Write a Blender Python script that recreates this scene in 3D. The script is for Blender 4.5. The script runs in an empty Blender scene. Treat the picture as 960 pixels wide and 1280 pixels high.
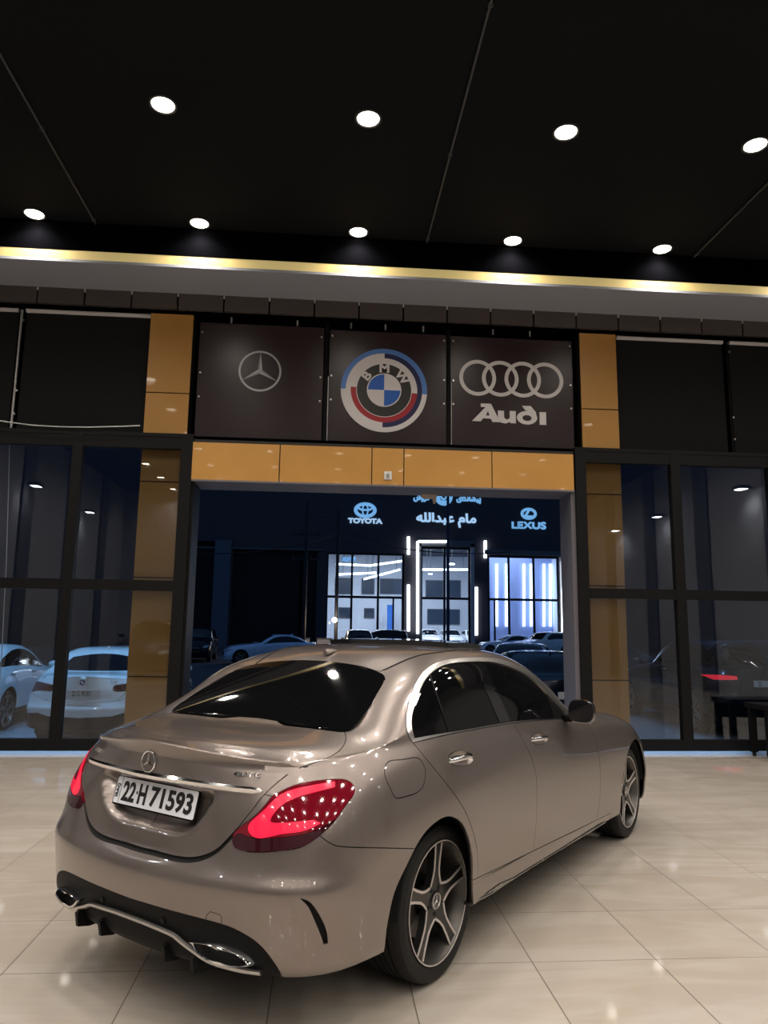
import bpy, bmesh, math, random
import numpy as np
from mathutils import Vector, Matrix
from mathutils.bvhtree import BVHTree
from mathutils.geometry import delaunay_2d_cdt
S = bpy.context.scene
C = S.collection
random.seed(7)
# ------------------------------------------------------------------ camera
CAM_H, CAM_F, CAM_YAW, CAM_PITCH, CAM_ROLL = 1.539652, 912.66, .0791828, .1576127, .01354837
def cam_axes():
    cy, sy, cp, sp = math.cos(CAM_YAW), math.sin(CAM_YAW), math.cos(CAM_PITCH), math.sin(CAM_PITCH)
    f = Vector((sy*cp, cy*cp, sp)); r0 = Vector((cy, -sy, 0)); u0 = r0.cross(f)
    r = r0*math.cos(CAM_ROLL) + u0*math.sin(CAM_ROLL); u = -r0*math.sin(CAM_ROLL) + u0*math.cos(CAM_ROLL)
    return r, u, f
AR, AU, AF = cam_axes()
cd = bpy.data.cameras.new('camera'); cam = bpy.data.objects.new('camera', cd); C.objects.link(cam); S.camera = cam
cd.sensor_fit = 'VERTICAL'; cd.sensor_height = 32; cd.lens = 32*CAM_F/1280; cd.clip_start = .05; cd.clip_end = 300
cam.matrix_world = Matrix(((AR.x, AU.x, -AF.x, 0), (AR.y, AU.y, -AF.y, 0), (AR.z, AU.z, -AF.z, CAM_H), (0, 0, 0, 1)))
CAMP = Vector((0, 0, CAM_H))
def ray(px, py):
    return (AR*((px-480)/CAM_F) + AU*((640-py)/CAM_F) + AF).normalized()
def at_y(px, py, Y):
    d = ray(px, py); return CAMP + d*(Y/d.y)
def at_z(px, py, Z):
    d = ray(px, py); return CAMP + d*((Z-CAM_H)/d.z)
# ------------------------------------------------------------------ world, exposure
S.view_settings.view_transform = 'Standard'; S.view_settings.look = 'None'; S.view_settings.exposure = 0; S.view_settings.gamma = 1
try: S.view_settings.use_curve_mapping = False
except Exception: pass
W_ = bpy.data.worlds.new('dusk_sky'); S.world = W_; W_.use_nodes = True
_n, _l = W_.node_tree.nodes, W_.node_tree.links
_bg = _n['Background']; _bg.inputs['Strength'].default_value = 1.0; _bg.inputs['Color'].default_value = (.036, .080, .175, 1)
DOWN_W = 175          # each ceiling downlight
FLOOD_W = 70          # each wall floodlight
CANOPY_W = (800, 800, 200, 240, 420)    # unseen fill lamps added outside under the canopy
OPP_W = 1500         # unseen fill lamps added in the showroom opposite
# ------------------------------------------------------------------ helpers
MATS = {}
def mat(name, col=(.5, .5, .5), rough=.5, metal=0, coat=0, emit=None, estr=1, trans=0, ior=1.45, alpha=1, spec=.5, coat_rough=.03):
    if name in MATS: return MATS[name]
    m = bpy.data.materials.new(name); m.use_nodes = True; b = m.node_tree.nodes['Principled BSDF']; I = b.inputs
    I['Base Color'].default_value = (*col, 1); I['Roughness'].default_value = rough; I['Metallic'].default_value = metal
    I['Coat Weight'].default_value = coat; I['Coat Roughness'].default_value = coat_rough; I['IOR'].default_value = ior; I['Transmission Weight'].default_value = trans
    I['Alpha'].default_value = alpha; I['Specular IOR Level'].default_value = spec
    if emit: I['Emission Color'].default_value = (*emit, 1); I['Emission Strength'].default_value = estr
    MATS[name] = m; return m
def nodes(m): return m.node_tree.nodes, m.node_tree.links, m.node_tree.nodes['Principled BSDF']
def obj(name, me, m=None, parent=None, smooth=None):
    o = bpy.data.objects.new(name, me); C.objects.link(o)
    if m is not None and len(me.materials) == 0:
        for mm in (m if isinstance(m, (list, tuple)) else [m]): me.materials.append(mm)
    if parent is not None: o.parent = parent
    if smooth is not None:
        me.shade_smooth()
        if smooth < 180: me.set_sharp_from_angle(angle=math.radians(smooth))
    return o
def bobj(name, bm, m=None, parent=None, smooth=None, bevel=0, seg=2):
    if bevel:
        bmesh.ops.bevel(bm, geom=[e for e in bm.edges if len(e.link_faces) == 2 and e.calc_face_angle(0) > .5], offset=bevel, segments=seg, affect='EDGES', profile=.5, clamp_overlap=True)
    me = bpy.data.meshes.new(name); bm.to_mesh(me); bm.free()
    return obj(name, me, m, parent, smooth)
def tag(o, label=None, cat=None, group=None, kind=None):
    if label: o['label'] = label
    if cat: o['category'] = cat
    if group: o['group'] = group
    if kind: o['kind'] = kind
    return o
def empty(name, loc=(0, 0, 0), rz=0, label=None, cat=None, group=None):
    o = bpy.data.objects.new(name, None); C.objects.link(o); o.location = loc; o.rotation_euler = (0, 0, rz); o.empty_display_size = .1
    return tag(o, label, cat, group)
def copy_tree(o, parent=None):
    c = o.copy(); C.objects.link(c)
    if parent is not None: c.parent = parent
    for ch in list(o.children): copy_tree(ch, c)
    return c
def box(bm, lo, hi, mi=0):
    x0, y0, z0 = lo; x1, y1, z1 = hi
    v = [bm.verts.new(p) for p in ((x0, y0, z0), (x1, y0, z0), (x1, y1, z0), (x0, y1, z0), (x0, y0, z1), (x1, y0, z1), (x1, y1, z1), (x0, y1, z1))]
    for f in ((0, 3, 2, 1), (4, 5, 6, 7), (0, 1, 5, 4), (1, 2, 6, 5), (2, 3, 7, 6), (3, 0, 4, 7)):
        bm.faces.new([v[i] for i in f]).material_index = mi
    return v
def boxobj(name, lo, hi, m, parent=None, bevel=0):
    bm = bmesh.new(); box(bm, lo, hi); return bobj(name, bm, m, parent, bevel=bevel)
def lathe(bm, prof, n=32, axis='z', cap=True, mi=0, full=True):
    """prof: list of (radius, height); revolved about the axis"""
    rings = []
    for r, h in prof:
        if r < 1e-6: rings.append([bm.verts.new(ax(0, 0, h, axis))]); continue
        rings.append([bm.verts.new(ax(r*math.cos(2*math.pi*k/n), r*math.sin(2*math.pi*k/n), h, axis)) for k in range(n)])
    for a, b in zip(rings, rings[1:]):
        for k in range(n):
            k2 = (k+1) % n
            if len(a) == 1 and len(b) == 1: continue
            if len(a) == 1: f = (a[0], b[k], b[k2])
            elif len(b) == 1: f = (a[k], a[k2], b[0])
            else: f = (a[k], a[k2], b[k2], b[k])
            bm.faces.new(f).material_index = mi
    return rings
def ax(x, y, h, axis):
    return {'z': (x, y, h), 'y': (x, h, y), 'x': (h, x, y)}[axis]
def cyl(bm, p, q, r, n=16, r2=None, mi=0):
    p = Vector(p); q = Vector(q); d = q-p
    if d.length < 1e-9: return
    z = d.normalized(); x = z.orthogonal().normalized(); y = z.cross(x); r2 = r if r2 is None else r2
    a = [bm.verts.new(p+(x*math.cos(2*math.pi*k/n)+y*math.sin(2*math.pi*k/n))*r) for k in range(n)]
    b = [bm.verts.new(q+(x*math.cos(2*math.pi*k/n)+y*math.sin(2*math.pi*k/n))*r2) for k in range(n)]
    for k in range(n): bm.faces.new((a[k], a[(k+1) % n], b[(k+1) % n], b[k])).material_index = mi
    bm.faces.new(a[::-1]).material_index = mi; bm.faces.new(b).material_index = mi
def tube(bm, pts, r, n=8, closed=False, mi=0, up=None, prof=None, cap=True):
    """sweep a round (or given 2-D profile) section along a path"""
    pts = [Vector(p) for p in pts]; N = len(pts); rings = []; prev = None
    for i, p in enumerate(pts):
        a = pts[(i-1) % N] if closed or i else p; b = pts[(i+1) % N] if closed or i < N-1 else p
        t = (b-a).normalized()
        if up is not None:
            u = Vector(up[i] if isinstance(up, list) else up); x = t.cross(u).normalized(); y = x.cross(t).normalized()
        else:
            x = (prev - t*prev.dot(t)).normalized() if prev is not None else t.orthogonal().normalized(); y = t.cross(x)
        prev = x
        rr = r[i] if isinstance(r, (list, tuple)) else r
        pr = prof if prof else [(rr*math.cos(2*math.pi*k/n), rr*math.sin(2*math.pi*k/n)) for k in range(n)]
        rings.append([bm.verts.new(p+x*c+y*s) for c, s in pr])
    m = len(rings[0])
    for i in range(N if closed else N-1):
        a = rings[i]; b = rings[(i+1) % N]
        for k in range(m): bm.faces.new((a[k], a[(k+1) % m], b[(k+1) % m], b[k])).material_index = mi
    if not closed and cap:
        bm.faces.new(rings[0][::-1]).material_index = mi; bm.faces.new(rings[-1]).material_index = mi
    return rings
def prism(bm, poly, h0, h1, axis='z', mi=0, holes=()):
    """extrude a 2-D polygon (with holes) between h0 and h1 along an axis; poly in the plane of the other two"""
    loops = [list(poly)]+[list(h) for h in holes]; pts = []; edges = []
    for L in loops:
        b = len(pts); pts += [Vector(p) for p in L]; edges += [(b+i, b+(i+1) % len(L)) for i in range(len(L))]
    V, E, F, ov, oe, of = delaunay_2d_cdt(pts, edges, [], 0, 1e-7)
    def inside(c, L):
        r = False; j = len(L)-1
        for i in range(len(L)):
            if (L[i][1] > c[1]) != (L[j][1] > c[1]) and c[0] < (L[j][0]-L[i][0])*(c[1]-L[i][1])/(L[j][1]-L[i][1])+L[i][0]: r = not r
            j = i
        return r
    tris = []
    for f in F:
        c = sum((V[i] for i in f), Vector((0, 0)))/len(f)
        if inside(c, loops[0]) and not any(inside(c, L) for L in loops[1:]): tris.append(f)
    A = [bm.verts.new(ax(v.x, v.y, h0, axis)) for v in V]; B = [bm.verts.new(ax(v.x, v.y, h1, axis)) for v in V]
    cnt = {}
    for f in tris:
        for i in range(len(f)): e = (f[i], f[(i+1) % len(f)]); cnt[e] = 1
    fs = []
    for f in tris:
        fs.append(bm.faces.new([A[i] for i in f[::-1]])); fs.append(bm.faces.new([B[i] for i in f]))
    for (a, b) in cnt:
        if (b, a) not in cnt: fs.append(bm.faces.new((A[a], A[b], B[b], B[a])))
    for f in fs: f.material_index = mi
    used = {v for f in fs for v in f.verts}
    for v in A+B:
        if v not in used: bm.verts.remove(v)
    bmesh.ops.recalc_face_normals(bm, faces=fs)
    return fs
def rrect(x0, y0, x1, y1, r, n=5):
    o = []
    for cx, cy, a in ((x1-r, y1-r, 0), (x0+r, y1-r, 90), (x0+r, y0+r, 180), (x1-r, y0+r, 270)):
        for k in range(n+1): t = math.radians(a+90*k/n); o.append((cx+r*math.cos(t), cy+r*math.sin(t)))
    return o
def ring2(cx, cy, r, n=40, a0=0, a1=360, ry=None):
    ry = r if ry is None else ry; full = abs(a1-a0) >= 359.9
    return [(cx+r*math.cos(math.radians(a0+(a1-a0)*k/(n if full else n-1))), cy+ry*math.sin(math.radians(a0+(a1-a0)*k/(n if full else n-1)))) for k in range(n)]
def arcband(cx, cy, r0, r1, a0, a1, n=40):
    return ring2(cx, cy, r1, n, a0, a1)+ring2(cx, cy, r0, n, a0, a1)[::-1]
def text_mesh(txt, size, depth, bold=0, sx=1, align='CENTER', shear=0, spacing=1, res=6):
    cu = bpy.data.curves.new('t', 'FONT'); cu.body = txt; cu.size = size; cu.extrude = depth/2; cu.offset = bold; cu.align_x = align; cu.align_y = 'CENTER'
    cu.resolution_u = res; cu.shear = shear; cu.space_character = spacing
    o = bpy.data.objects.new('t', cu); C.objects.link(o)
    dg = bpy.context.evaluated_depsgraph_get(); dg.update()
    me = bpy.data.meshes.new_from_object(o.evaluated_get(dg)); bpy.data.objects.remove(o); bpy.data.curves.remove(cu)
    me.transform(Matrix.Diagonal((sx, 1, 1, 1))); me.materials.clear(); return me
def place(me, origin, right, up):
    """put a flat mesh drawn in x (right) / y (up) into the world"""
    r = Vector(right).normalized(); u = Vector(up).normalized(); n = r.cross(u)
    o = Vector(origin); me.transform(Matrix(((r.x, u.x, n.x, o.x), (r.y, u.y, n.y, o.y), (r.z, u.z, n.z, o.z), (0, 0, 0, 1)))); me.update(); return me
def spath(pts, step=.01, closed=False, k=1.0):
    """smooth path through points; a point with a third value 1 is a sharp corner"""
    P = [tuple(p[:2]) for p in pts]; cor = [len(p) > 2 and p[2] == 1 for p in pts]
    n = len(P)
    if closed:
        c = next((i for i in range(n) if cor[i]), None)
        if c is None:
            Q = P[-3:]+P+P[:4]; t = np.r_[0, np.cumsum(np.maximum(np.hypot(*np.diff(np.array(Q), axis=0).T), 1e-6))]
            m = max(8, int((t[3+n]-t[3])/step)); return [tuple(p) for p in nspline(t, Q, np.linspace(t[3], t[3+n], m, endpoint=False))]
        P = P[c:]+P[:c]+[P[c]]; cor = cor[c:]+cor[:c]+[True]
    else: cor[0] = cor[-1] = True
    out = []; i = 0
    while i < len(P)-1:
        j = i+1
        while not cor[j]: j += 1
        seg = np.array(P[i:j+1], float); t = np.r_[0, np.cumsum(np.maximum(np.hypot(*np.diff(seg, axis=0).T), 1e-6))]
        m = max(1, int(round(t[-1]/step)))
        q = np.linspace(0, t[-1], m+1)
        v = nspline(t, seg, q) if len(seg) > 2 else np.stack([np.interp(q, t, seg[:, 0]), np.interp(q, t, seg[:, 1])], 1)
        out += [tuple(p) for p in v[:-1]]; i = j
    if not closed: out.append(tuple(P[-1]))
    return out
# ------------------------------------------------------------------ materials
def paint(name, col, rough=.32, metal=.75, flake=True):
    if name in MATS: return MATS[name]
    m = mat(name, col, rough, metal, coat=1.0, coat_rough=.02)
    if flake:
        n, l, b = nodes(m); tc = n.new('ShaderNodeTexCoord'); v = n.new('ShaderNodeTexVoronoi'); v.inputs['Scale'].default_value = 900
        r = n.new('ShaderNodeMix'); r.data_type = 'RGBA'; r.inputs[0].default_value = .5; r.inputs['A'].default_value = (*[c*.9 for c in col], 1); r.inputs['B'].default_value = (*[min(1, c*1.12) for c in col], 1)
        l.new(tc.outputs['Object'], v.inputs['Vector']); l.new(v.outputs['Color'], r.inputs[0]); l.new(r.outputs['Result'], b.inputs['Base Color'])
    return m
def glass_mat(name, tint=(.8, .9, 1), rough=0.0):
    """thin architectural pane: clear straight through, mirror-like at a slant"""
    if name in MATS: return MATS[name]
    m = mat(name); n, l, b = nodes(m); n.remove(b); out = [x for x in n if x.type == 'OUTPUT_MATERIAL'][0]
    tr = n.new('ShaderNodeBsdfTransparent'); tr.inputs['Color'].default_value = (*tint, 1); gl = n.new('ShaderNodeBsdfGlossy'); gl.inputs['Roughness'].default_value = rough
    fr = n.new('ShaderNodeFresnel'); fr.inputs['IOR'].default_value = 1.52; mx = n.new('ShaderNodeMixShader')
    mul = n.new('ShaderNodeMath'); mul.operation = 'MULTIPLY'; mul.inputs[1].default_value = 1.8; mul.use_clamp = True
    l.new(fr.outputs[0], mul.inputs[0]); l.new(mul.outputs[0], mx.inputs[0]); l.new(tr.outputs[0], mx.inputs[1]); l.new(gl.outputs[0], mx.inputs[2]); l.new(mx.outputs[0], out.inputs['Surface'])
    return m
M_BLACK = mat('black_plastic', (.0045, .0045, .005), .5, spec=.12)
M_GLOSSBLACK = mat('gloss_black', (.006, .006, .007), .06, coat=1)
M_RUBBER = mat('tyre_rubber', (.008, .0078, .0078), .6, spec=.35)
M_CHROME = mat('chrome', (.85, .85, .87), .07, 1)
M_SATIN = mat('satin_metal', (.62, .60, .58), .28, 1)
M_DARKALLOY = mat('dark_alloy', (.018, .017, .016), .4, .4, coat=.3)
M_GREYALLOY = mat('grey_barrel', (.10, .093, .085), .42, .8)
M_DISC = mat('brake_disc', (.12, .115, .11), .35, 1)
M_TINT = mat('tinted_glass', (.003, .003, .0035), .03, spec=.5)
M_SEAM = mat('underbody_black', (.006, .006, .006), .8)
M_WHITEPLATE = mat('plate_white', (.72, .74, .80), .35, coat=.3)
M_INK = mat('plate_ink', (.01, .01, .012), .5)
# ------------------------------------------------------------------ the showroom
def struct(o): o['kind'] = 'structure'; return o
XL, XR, YB, YW, ZC = -7.6, 10.2, -9.0, 9.4, 6.54
# floor: polished cream tiles, 0.6 m
m = mat('floor_tiles', (.52, .46, .38), .09, coat=.25); n, l, b = nodes(m)
tc = n.new('ShaderNodeTexCoord'); mp = n.new('ShaderNodeMapping'); mp.inputs['Location'].default_value = (-1.0158, -3.647, 0); mp.inputs['Scale'].default_value = (1/.6, 1/.6, 1)
mp.vector_type = 'POINT'; mp.inputs['Location'].default_value = (-1.0158/.6, -3.647/.6, 0)
br = n.new('ShaderNodeTexBrick'); br.offset = 0; br.inputs['Scale'].default_value = 1; br.inputs['Mortar Size'].default_value = .0045; br.inputs['Mortar Smooth'].default_value = .1
br.inputs['Brick Width'].default_value = 1; br.inputs['Row Height'].default_value = 1; br.inputs['Color1'].default_value = (.40, .355, .305, 1); br.inputs['Color2'].default_value = (.44, .395, .345, 1); br.inputs['Mortar'].default_value = (.10, .08, .065, 1)
nz = n.new('ShaderNodeTexNoise'); nz.inputs['Scale'].default_value = 1.3; nz.inputs['Detail'].default_value = 7; nz.inputs['Distortion'].default_value = 1.6
mp2 = n.new('ShaderNodeMapping'); mp2.inputs['Scale'].default_value = (.7, 2.6, 1); mp2.inputs['Rotation'].default_value = (0, 0, .25)
rp = n.new('ShaderNodeValToRGB'); rp.color_ramp.elements[0].position = .42; rp.color_ramp.elements[0].color = (.90, .875, .85, 1); rp.color_ramp.elements[1].position = .60; rp.color_ramp.elements[1].color = (1, 1, 1, 1)
mx = n.new('ShaderNodeMix'); mx.data_type = 'RGBA'; mx.blend_type = 'MULTIPLY'; mx.inputs[0].default_value = 1
l.new(tc.outputs['Object'], mp.inputs['Vector']); l.new(mp.outputs[0], br.inputs['Vector']); l.new(tc.outputs['Object'], mp2.inputs['Vector']); l.new(mp2.outputs[0], nz.inputs['Vector'])
l.new(nz.outputs['Fac'], rp.inputs[0]); l.new(br.outputs['Color'], mx.inputs['A']); l.new(rp.outputs[0], mx.inputs['B']); l.new(mx.outputs['Result'], b.inputs['Base Color'])
rr = n.new('ShaderNodeMapRange'); rr.inputs['From Min'].default_value = 0; rr.inputs['From Max'].default_value = 1; rr.inputs['To Min'].default_value = .06; rr.inputs['To Max'].default_value = .5
l.new(br.outputs['Fac'], rr.inputs['Value']); l.new(rr.outputs[0], b.inputs['Roughness'])
struct(boxobj('floor', (XL, YB, -.12), (XR, 9.45, 0), m))
M_CEIL = mat('ceiling_black', (.0034, .0040, .0056), .8, spec=.2)
struct(boxobj('ceiling', (XL, YB, ZC), (XR, 8.8, ZC+.2), M_CEIL))
# side and back walls: grey with darker pilasters
M_WALL = mat('wall_grey', (.22, .22, .23), .7); M_PIL = mat('wall_dark_panel', (.05, .05, .055), .5)
struct(boxobj('wall_left', (XL-.2, YB, 0), (XL, 9.7, ZC+.2), M_WALL)); struct(boxobj('wall_right', (XR, YB, 0), (XR+.2, 9.7, ZC+.2), M_WALL)); struct(boxobj('wall_back', (XL-.2, YB-.2, 0), (XR+.2, YB, ZC+.2), M_WALL))
k_ = 0
for x in (XL, XR-.06):
    for y in (-6.4, -3.2, 0, 3.2, 6.4):
        k_ += 1; struct(boxobj('trim_%d' % k_, (x, y-.35, 0), (x+.06, y+.35, ZC), M_PIL))
# front of the ceiling: black drop, lit gold cove line, grey soffit, brown tile band
M_DROP = mat('bulkhead_black', (.0012, .0012, .0016), .9, spec=0)
struct(boxobj('trim_20', (XL, 8.8, 6.155), (XR, 8.9, ZC+.2), M_DROP))
M_COVE = mat('cove_strip', (.5, .38, .15), .4, emit=(1, .80, .34), estr=.30)
tag(boxobj('cove_light', (XL, 8.803, 6.035), (XR, 8.86, 6.155), M_COVE), 'long gold light strip running along the edge of the black ceiling', 'light strip')
M_SOF = mat('soffit_grey', (.30, .31, .35), .6)
struct(boxobj('trim_21', (XL, 8.8, 6.0), (XR, 9.62, 6.035), M_SOF))
struct(boxobj('trim_27', (XL, 8.86, 6.035), (XR, 9.9, ZC+.2), M_SOF))
M_BTILE = mat('brown_tile', (.075, .062, .058), .22, coat=.3)
M_TICK = mat('joint_clip', (.45, .42, .40), .4)
x = -3.938-.616*6; bandn = 0
while x < XR:
    x1 = min(x+.616, XR)
    o = boxobj('band_tile', (max(x, XL)+.011, 9.55, 5.775), (x1-.011, 9.60, 6.0), M_BTILE)
    bandn += 1; tag(o, 'dark brown wall tile in the row under the grey soffit', 'tile', 'brown tiles under the soffit')
    bm = bmesh.new(); box(bm, (x-.009, 9.535, 5.955), (x+.009, 9.56, 6.0)); c = bobj('joint_clip', bm, M_TICK, o)
    x += .616
struct(boxobj('trim_22', (XL, 9.60, 5.72), (XR, 9.9, 6.02), M_DROP))
# yellow columns and beam of panels
M_YEL = mat('ochre_panel', (.42, .23, .08), .32, coat=.25); M_GROOVE = mat('panel_groove', (.01, .008, .006), .6)
n, l, b = nodes(M_YEL); tcx = n.new('ShaderNodeTexCoord'); nzx = n.new('ShaderNodeTexNoise'); nzx.inputs['Scale'].default_value = 1.2; nzx.inputs['Detail'].default_value = 4
rpx = n.new('ShaderNodeValToRGB'); rpx.color_ramp.elements[0].position = .35; rpx.color_ramp.elements[0].color = (.46, .228, .052, 1); rpx.color_ramp.elements[1].position = .65; rpx.color_ramp.elements[1].color = (.51, .26, .066, 1)
l.new(tcx.outputs['Object'], nzx.inputs['Vector']); l.new(nzx.outputs['Fac'], rpx.inputs[0]); l.new(rpx.outputs[0], b.inputs['Base Color'])
def column(x0, x1, label):
    c = empty('clad_column', ((x0+x1)/2, 9.8, 0), 0, label, 'column'); cx = (x0+x1)/2
    boxobj('core', (x0-cx+.01, -.18, 0), (x1-cx-.01, .25, 5.86), M_GROOVE, c)
    zs = [0.0, .897, 2.14, 3.395, 4.607, 5.86]
    for a, b_ in zip(zs, zs[1:]): boxobj('panel', (x0-cx, -.2, a+.008), (x1-cx, -.17, b_-.008), M_YEL, c, bevel=.003)
    for xx in (x0-cx, x1-cx-.03): boxobj('side_panel', (xx, -.17, 0), (xx+.03, .25, 5.86), M_GROOVE if xx < 0 else M_GROOVE, c)
column(-2.445, -1.88, 'ochre panelled column left of the three sign boards'); column(3.515, 4.04, 'ochre panelled column right of the three sign boards')
beam = empty('clad_beam', (.78, 9.4, 3.39), 0, 'ochre panelled beam over the open doorway below the sign boards', 'beam')
boxobj('core', (-2.53, .03, .02), (2.53, .55, .55), M_GROOVE, beam)
js = [-1.76, -.63, .577, 1.002, 2.186, 3.31]
for a, b_ in zip(js, js[1:]): boxobj('panel', (a-.78+.007, 0, .012), (b_-.78-.007, .03, .505), M_YEL, beam, bevel=.003)
M_LILAC = mat('soffit_lilac', (.13, .12, .135), .5); boxobj('soffit', (-2.53, .0, -.01), (2.53, .6, .012), M_LILAC, beam)
sw = empty('sensor_plate', (.79, 9.398, 3.525), 0, 'small white square wall plate on the ochre beam', 'wall plate')
boxobj('plate', (-.05, -.012, -.055), (.05, 0, .055), mat('white_plastic', (.6, .58, .55), .4), sw, bevel=.004); boxobj('lens', (-.025, -.02, -.03), (.02, -.012, .02), M_SATIN, sw, bevel=.003)
pir = empty('door_sensor', (1.40, 9.93, 3.38), 0, 'small pale motion sensor on a bracket hanging under the ochre beam', 'sensor')
bm = bmesh.new(); prism(bm, [(-.11, -.02), (-.09, .02), (.10, .025), (.12, .0), (.11, -.11), (.075, -.12), (.06, -.05), (-.05, -.06)], -.03, .03, 'y'); bobj('housing', bm, mat('sensor_beige', (.42, .35, .30), .5), pir, bevel=.006)
bm = bmesh.new(); cyl(bm, (.08, 0, .02), (.20, 0, .06), .012, 8); bobj('bracket', bm, M_SATIN, pir)
# ---- sign recess and boards
struct(boxobj('wall_front', (-1.86, 9.76, 3.98), (3.50, 9.9, 5.76), M_DROP))
struct(boxobj('trim_23', (-1.88, 9.5, 3.90), (3.515, 9.76, 4.0), M_DROP))
M_POST = mat('sign_brown', (.030, .0165, .0185), .27); M_PRINT = mat('print_white', (.78, .74, .74), .5); M_BLUE = mat('print_blue', (.10, .24, .62), .4); M_BLUE2 = mat('print_bright_blue', (.02, .13, .55), .4); M_NAVY = mat('print_navy', (.015, .015, .085), .4); M_RED = mat('print_red', (.42, .02, .03), .4); M_RINGB = mat('print_charcoal', (.030, .028, .026), .4); M_SILV = mat('print_silver', (.42, .41, .42), .35, .3)
YS = 9.70
def board(x0, x1, z0, z1, label):
    e = empty('sign_board', ((x0+x1)/2, YS, z0), 0, label, 'sign'); w2 = (x1-x0)/2
    boxobj('board', (-w2, 0, 0), (w2, .03, z1-z0), M_POST, e)
    M_K = M_SATIN
    for zx in (.58, .92, 1.50):
        for sx in (-1, 1):
            bm = bmesh.new(); cyl(bm, (sx*(w2-.035), -.02, zx), (sx*(w2-.035), .0, zx), .013, 12); bobj('standoff', bm, M_K, e, smooth=40)
    return e
def onb(e, name, poly, m, x, z, d=.004, holes=(), parent=None, y0=0):
    bm = bmesh.new(); prism(bm, poly, -y0-d, -y0, 'y', holes=holes)
    bmesh.ops.translate(bm, verts=bm.verts[:], vec=(x-e.location.x, 0, z-e.location.z)); return bobj(name, bm, m, parent or e)
B1 = board(-1.80, -.10, 4.02, 5.665, 'dark brown sign board with silver three-pointed star in a ring')
cx, cz, R_ = -.963, 4.997, .290
onb(B1, 'star_ring', ring2(0, 0, R_, 56), M_SILV, cx, cz, .006, [ring2(0, 0, R_*.91, 56)])
st = []
for k in range(3):
    a = math.radians(90+120*k); st.append((R_*.93*math.cos(a), R_*.93*math.sin(a))); a = math.radians(150+120*k); st.append((R_*.12*math.cos(a), R_*.12*math.sin(a)))
onb(B1, 'star', st, M_SILV, cx, cz, .007)
M_SILV2 = mat('print_silver_dark', (.24, .235, .24), .35, .3)
for k in range(3):
    a = math.radians(90+120*k); a2 = math.radians(150+120*k); onb(B1, 'star_facet', [(0, 0), (R_*.12*math.cos(a2), R_*.12*math.sin(a2)), (R_*.90*math.cos(a), R_*.90*math.sin(a))], M_SILV2, cx, cz, .002, y0=.007)
B2 = board(-.02, 1.62, 4.05, 5.64, 'dark brown sign board with round blue white and red roundel')
cx, cz, R_ = .748, 4.795, .60
def band(r0, r1, a0, a1, m, nm): onb(B2, nm, arcband(0, 0, R_*r0, R_*r1, a0, a1, 48), m, cx, cz)
band(.885, 1, -4, 180, M_BLUE, 'ring_segment'); band(.885, 1, 180, 356, M_PRINT, 'ring_segment')
band(.77, .885, -92, 90, M_NAVY, 'ring_segment'); band(.77, .885, 90, 268, M_PRINT, 'ring_segment')
band(.645, .77, -4, 176, M_PRINT, 'ring_segment'); band(.645, .77, 176, 356, M_RED, 'ring_segment')
onb(B2, 'inner_ring', ring2(0, 0, R_*.645, 56), M_PRINT, cx, cz, .003)
onb(B2, 'letter_ring', ring2(0, 0, R_*.63, 56), M_RINGB, cx, cz, .002, y0=.003)
onb(B2, 'core_ring', ring2(0, 0, R_*.40, 48), M_PRINT, cx, cz, .002, y0=.005)
for q, mm in ((0, M_PRINT), (1, M_BLUE2), (2, M_PRINT), (3, M_BLUE2)): onb(B2, 'core_quarter', [(0, 0)]+ring2(0, 0, R_*.375, 14, 90*q, 90*q+90), mm, cx, cz, .002, y0=.007)
for ch, a, dz in (('B', 142, 0), ('M', 90, 0), ('W', 38, 0)):
    me = text_mesh(ch, .17, .004, .006, 1.15); me.transform(Matrix.Rotation(math.radians(a-90), 4, 'Z'))
    r = R_*.515; o = obj('letter', place(me, (cx-B2.location.x+r*math.cos(math.radians(a)), -.008, cz-B2.location.z+r*math.sin(math.radians(a))), (1, 0, 0), (0, 0, 1)), M_PRINT, B2)
B3 = board(1.68, 3.43, 4.05, 5.63, 'dark brown sign board with four white interlocking rings and white lettering')
for i, px_ in enumerate((1.802, 2.178, 2.553, 2.925)):
    r = .262; onb(B3, 'ring', ring2(0, 0, r, 48), M_PRINT, 1.802+r+i*.3225, 5.03, .004+.0004*i, [ring2(0, 0, r*.80, 48)])
def G(pts): return [((x-515)*.0039, (520-y)*.0039) for x, y in pts]
gx, gz = 2.515, 4.517
onb(B3, 'letter', G([(378, 550), (427, 497), (410, 497), (410, 484), (447, 484), (480, 551), (452, 551), (446, 539), (418, 539), (409, 550)]), M_PRINT, gx, gz, .004, [G([(428, 528), (442, 528), (436, 511)])])
onb(B3, 'letter', G([(472, 508), (494, 508), (494, 530), (497, 537), (504, 540), (511, 538), (515, 531), (515, 508), (537, 508), (537, 553), (516, 553), (516, 548), (501, 555), (485, 553), (475, 545), (472, 535)]), M_PRINT, gx, gz)
onb(B3, 'letter', G(ring2(578, 531, 37, 32, ry=25)), M_PRINT, gx, gz, .004, [G(ring2(578, 532, 17, 24, ry=11))])
onb(B3, 'letter_stroke', G([(560, 487), (592, 487), (610, 508), (615, 532), (598, 520), (585, 507), (572, 503)]), M_PRINT, gx, gz, .0045)
onb(B3, 'letter', G([(624, 508), (648, 508), (648, 555), (624, 555)]), M_PRINT, gx, gz)
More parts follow.
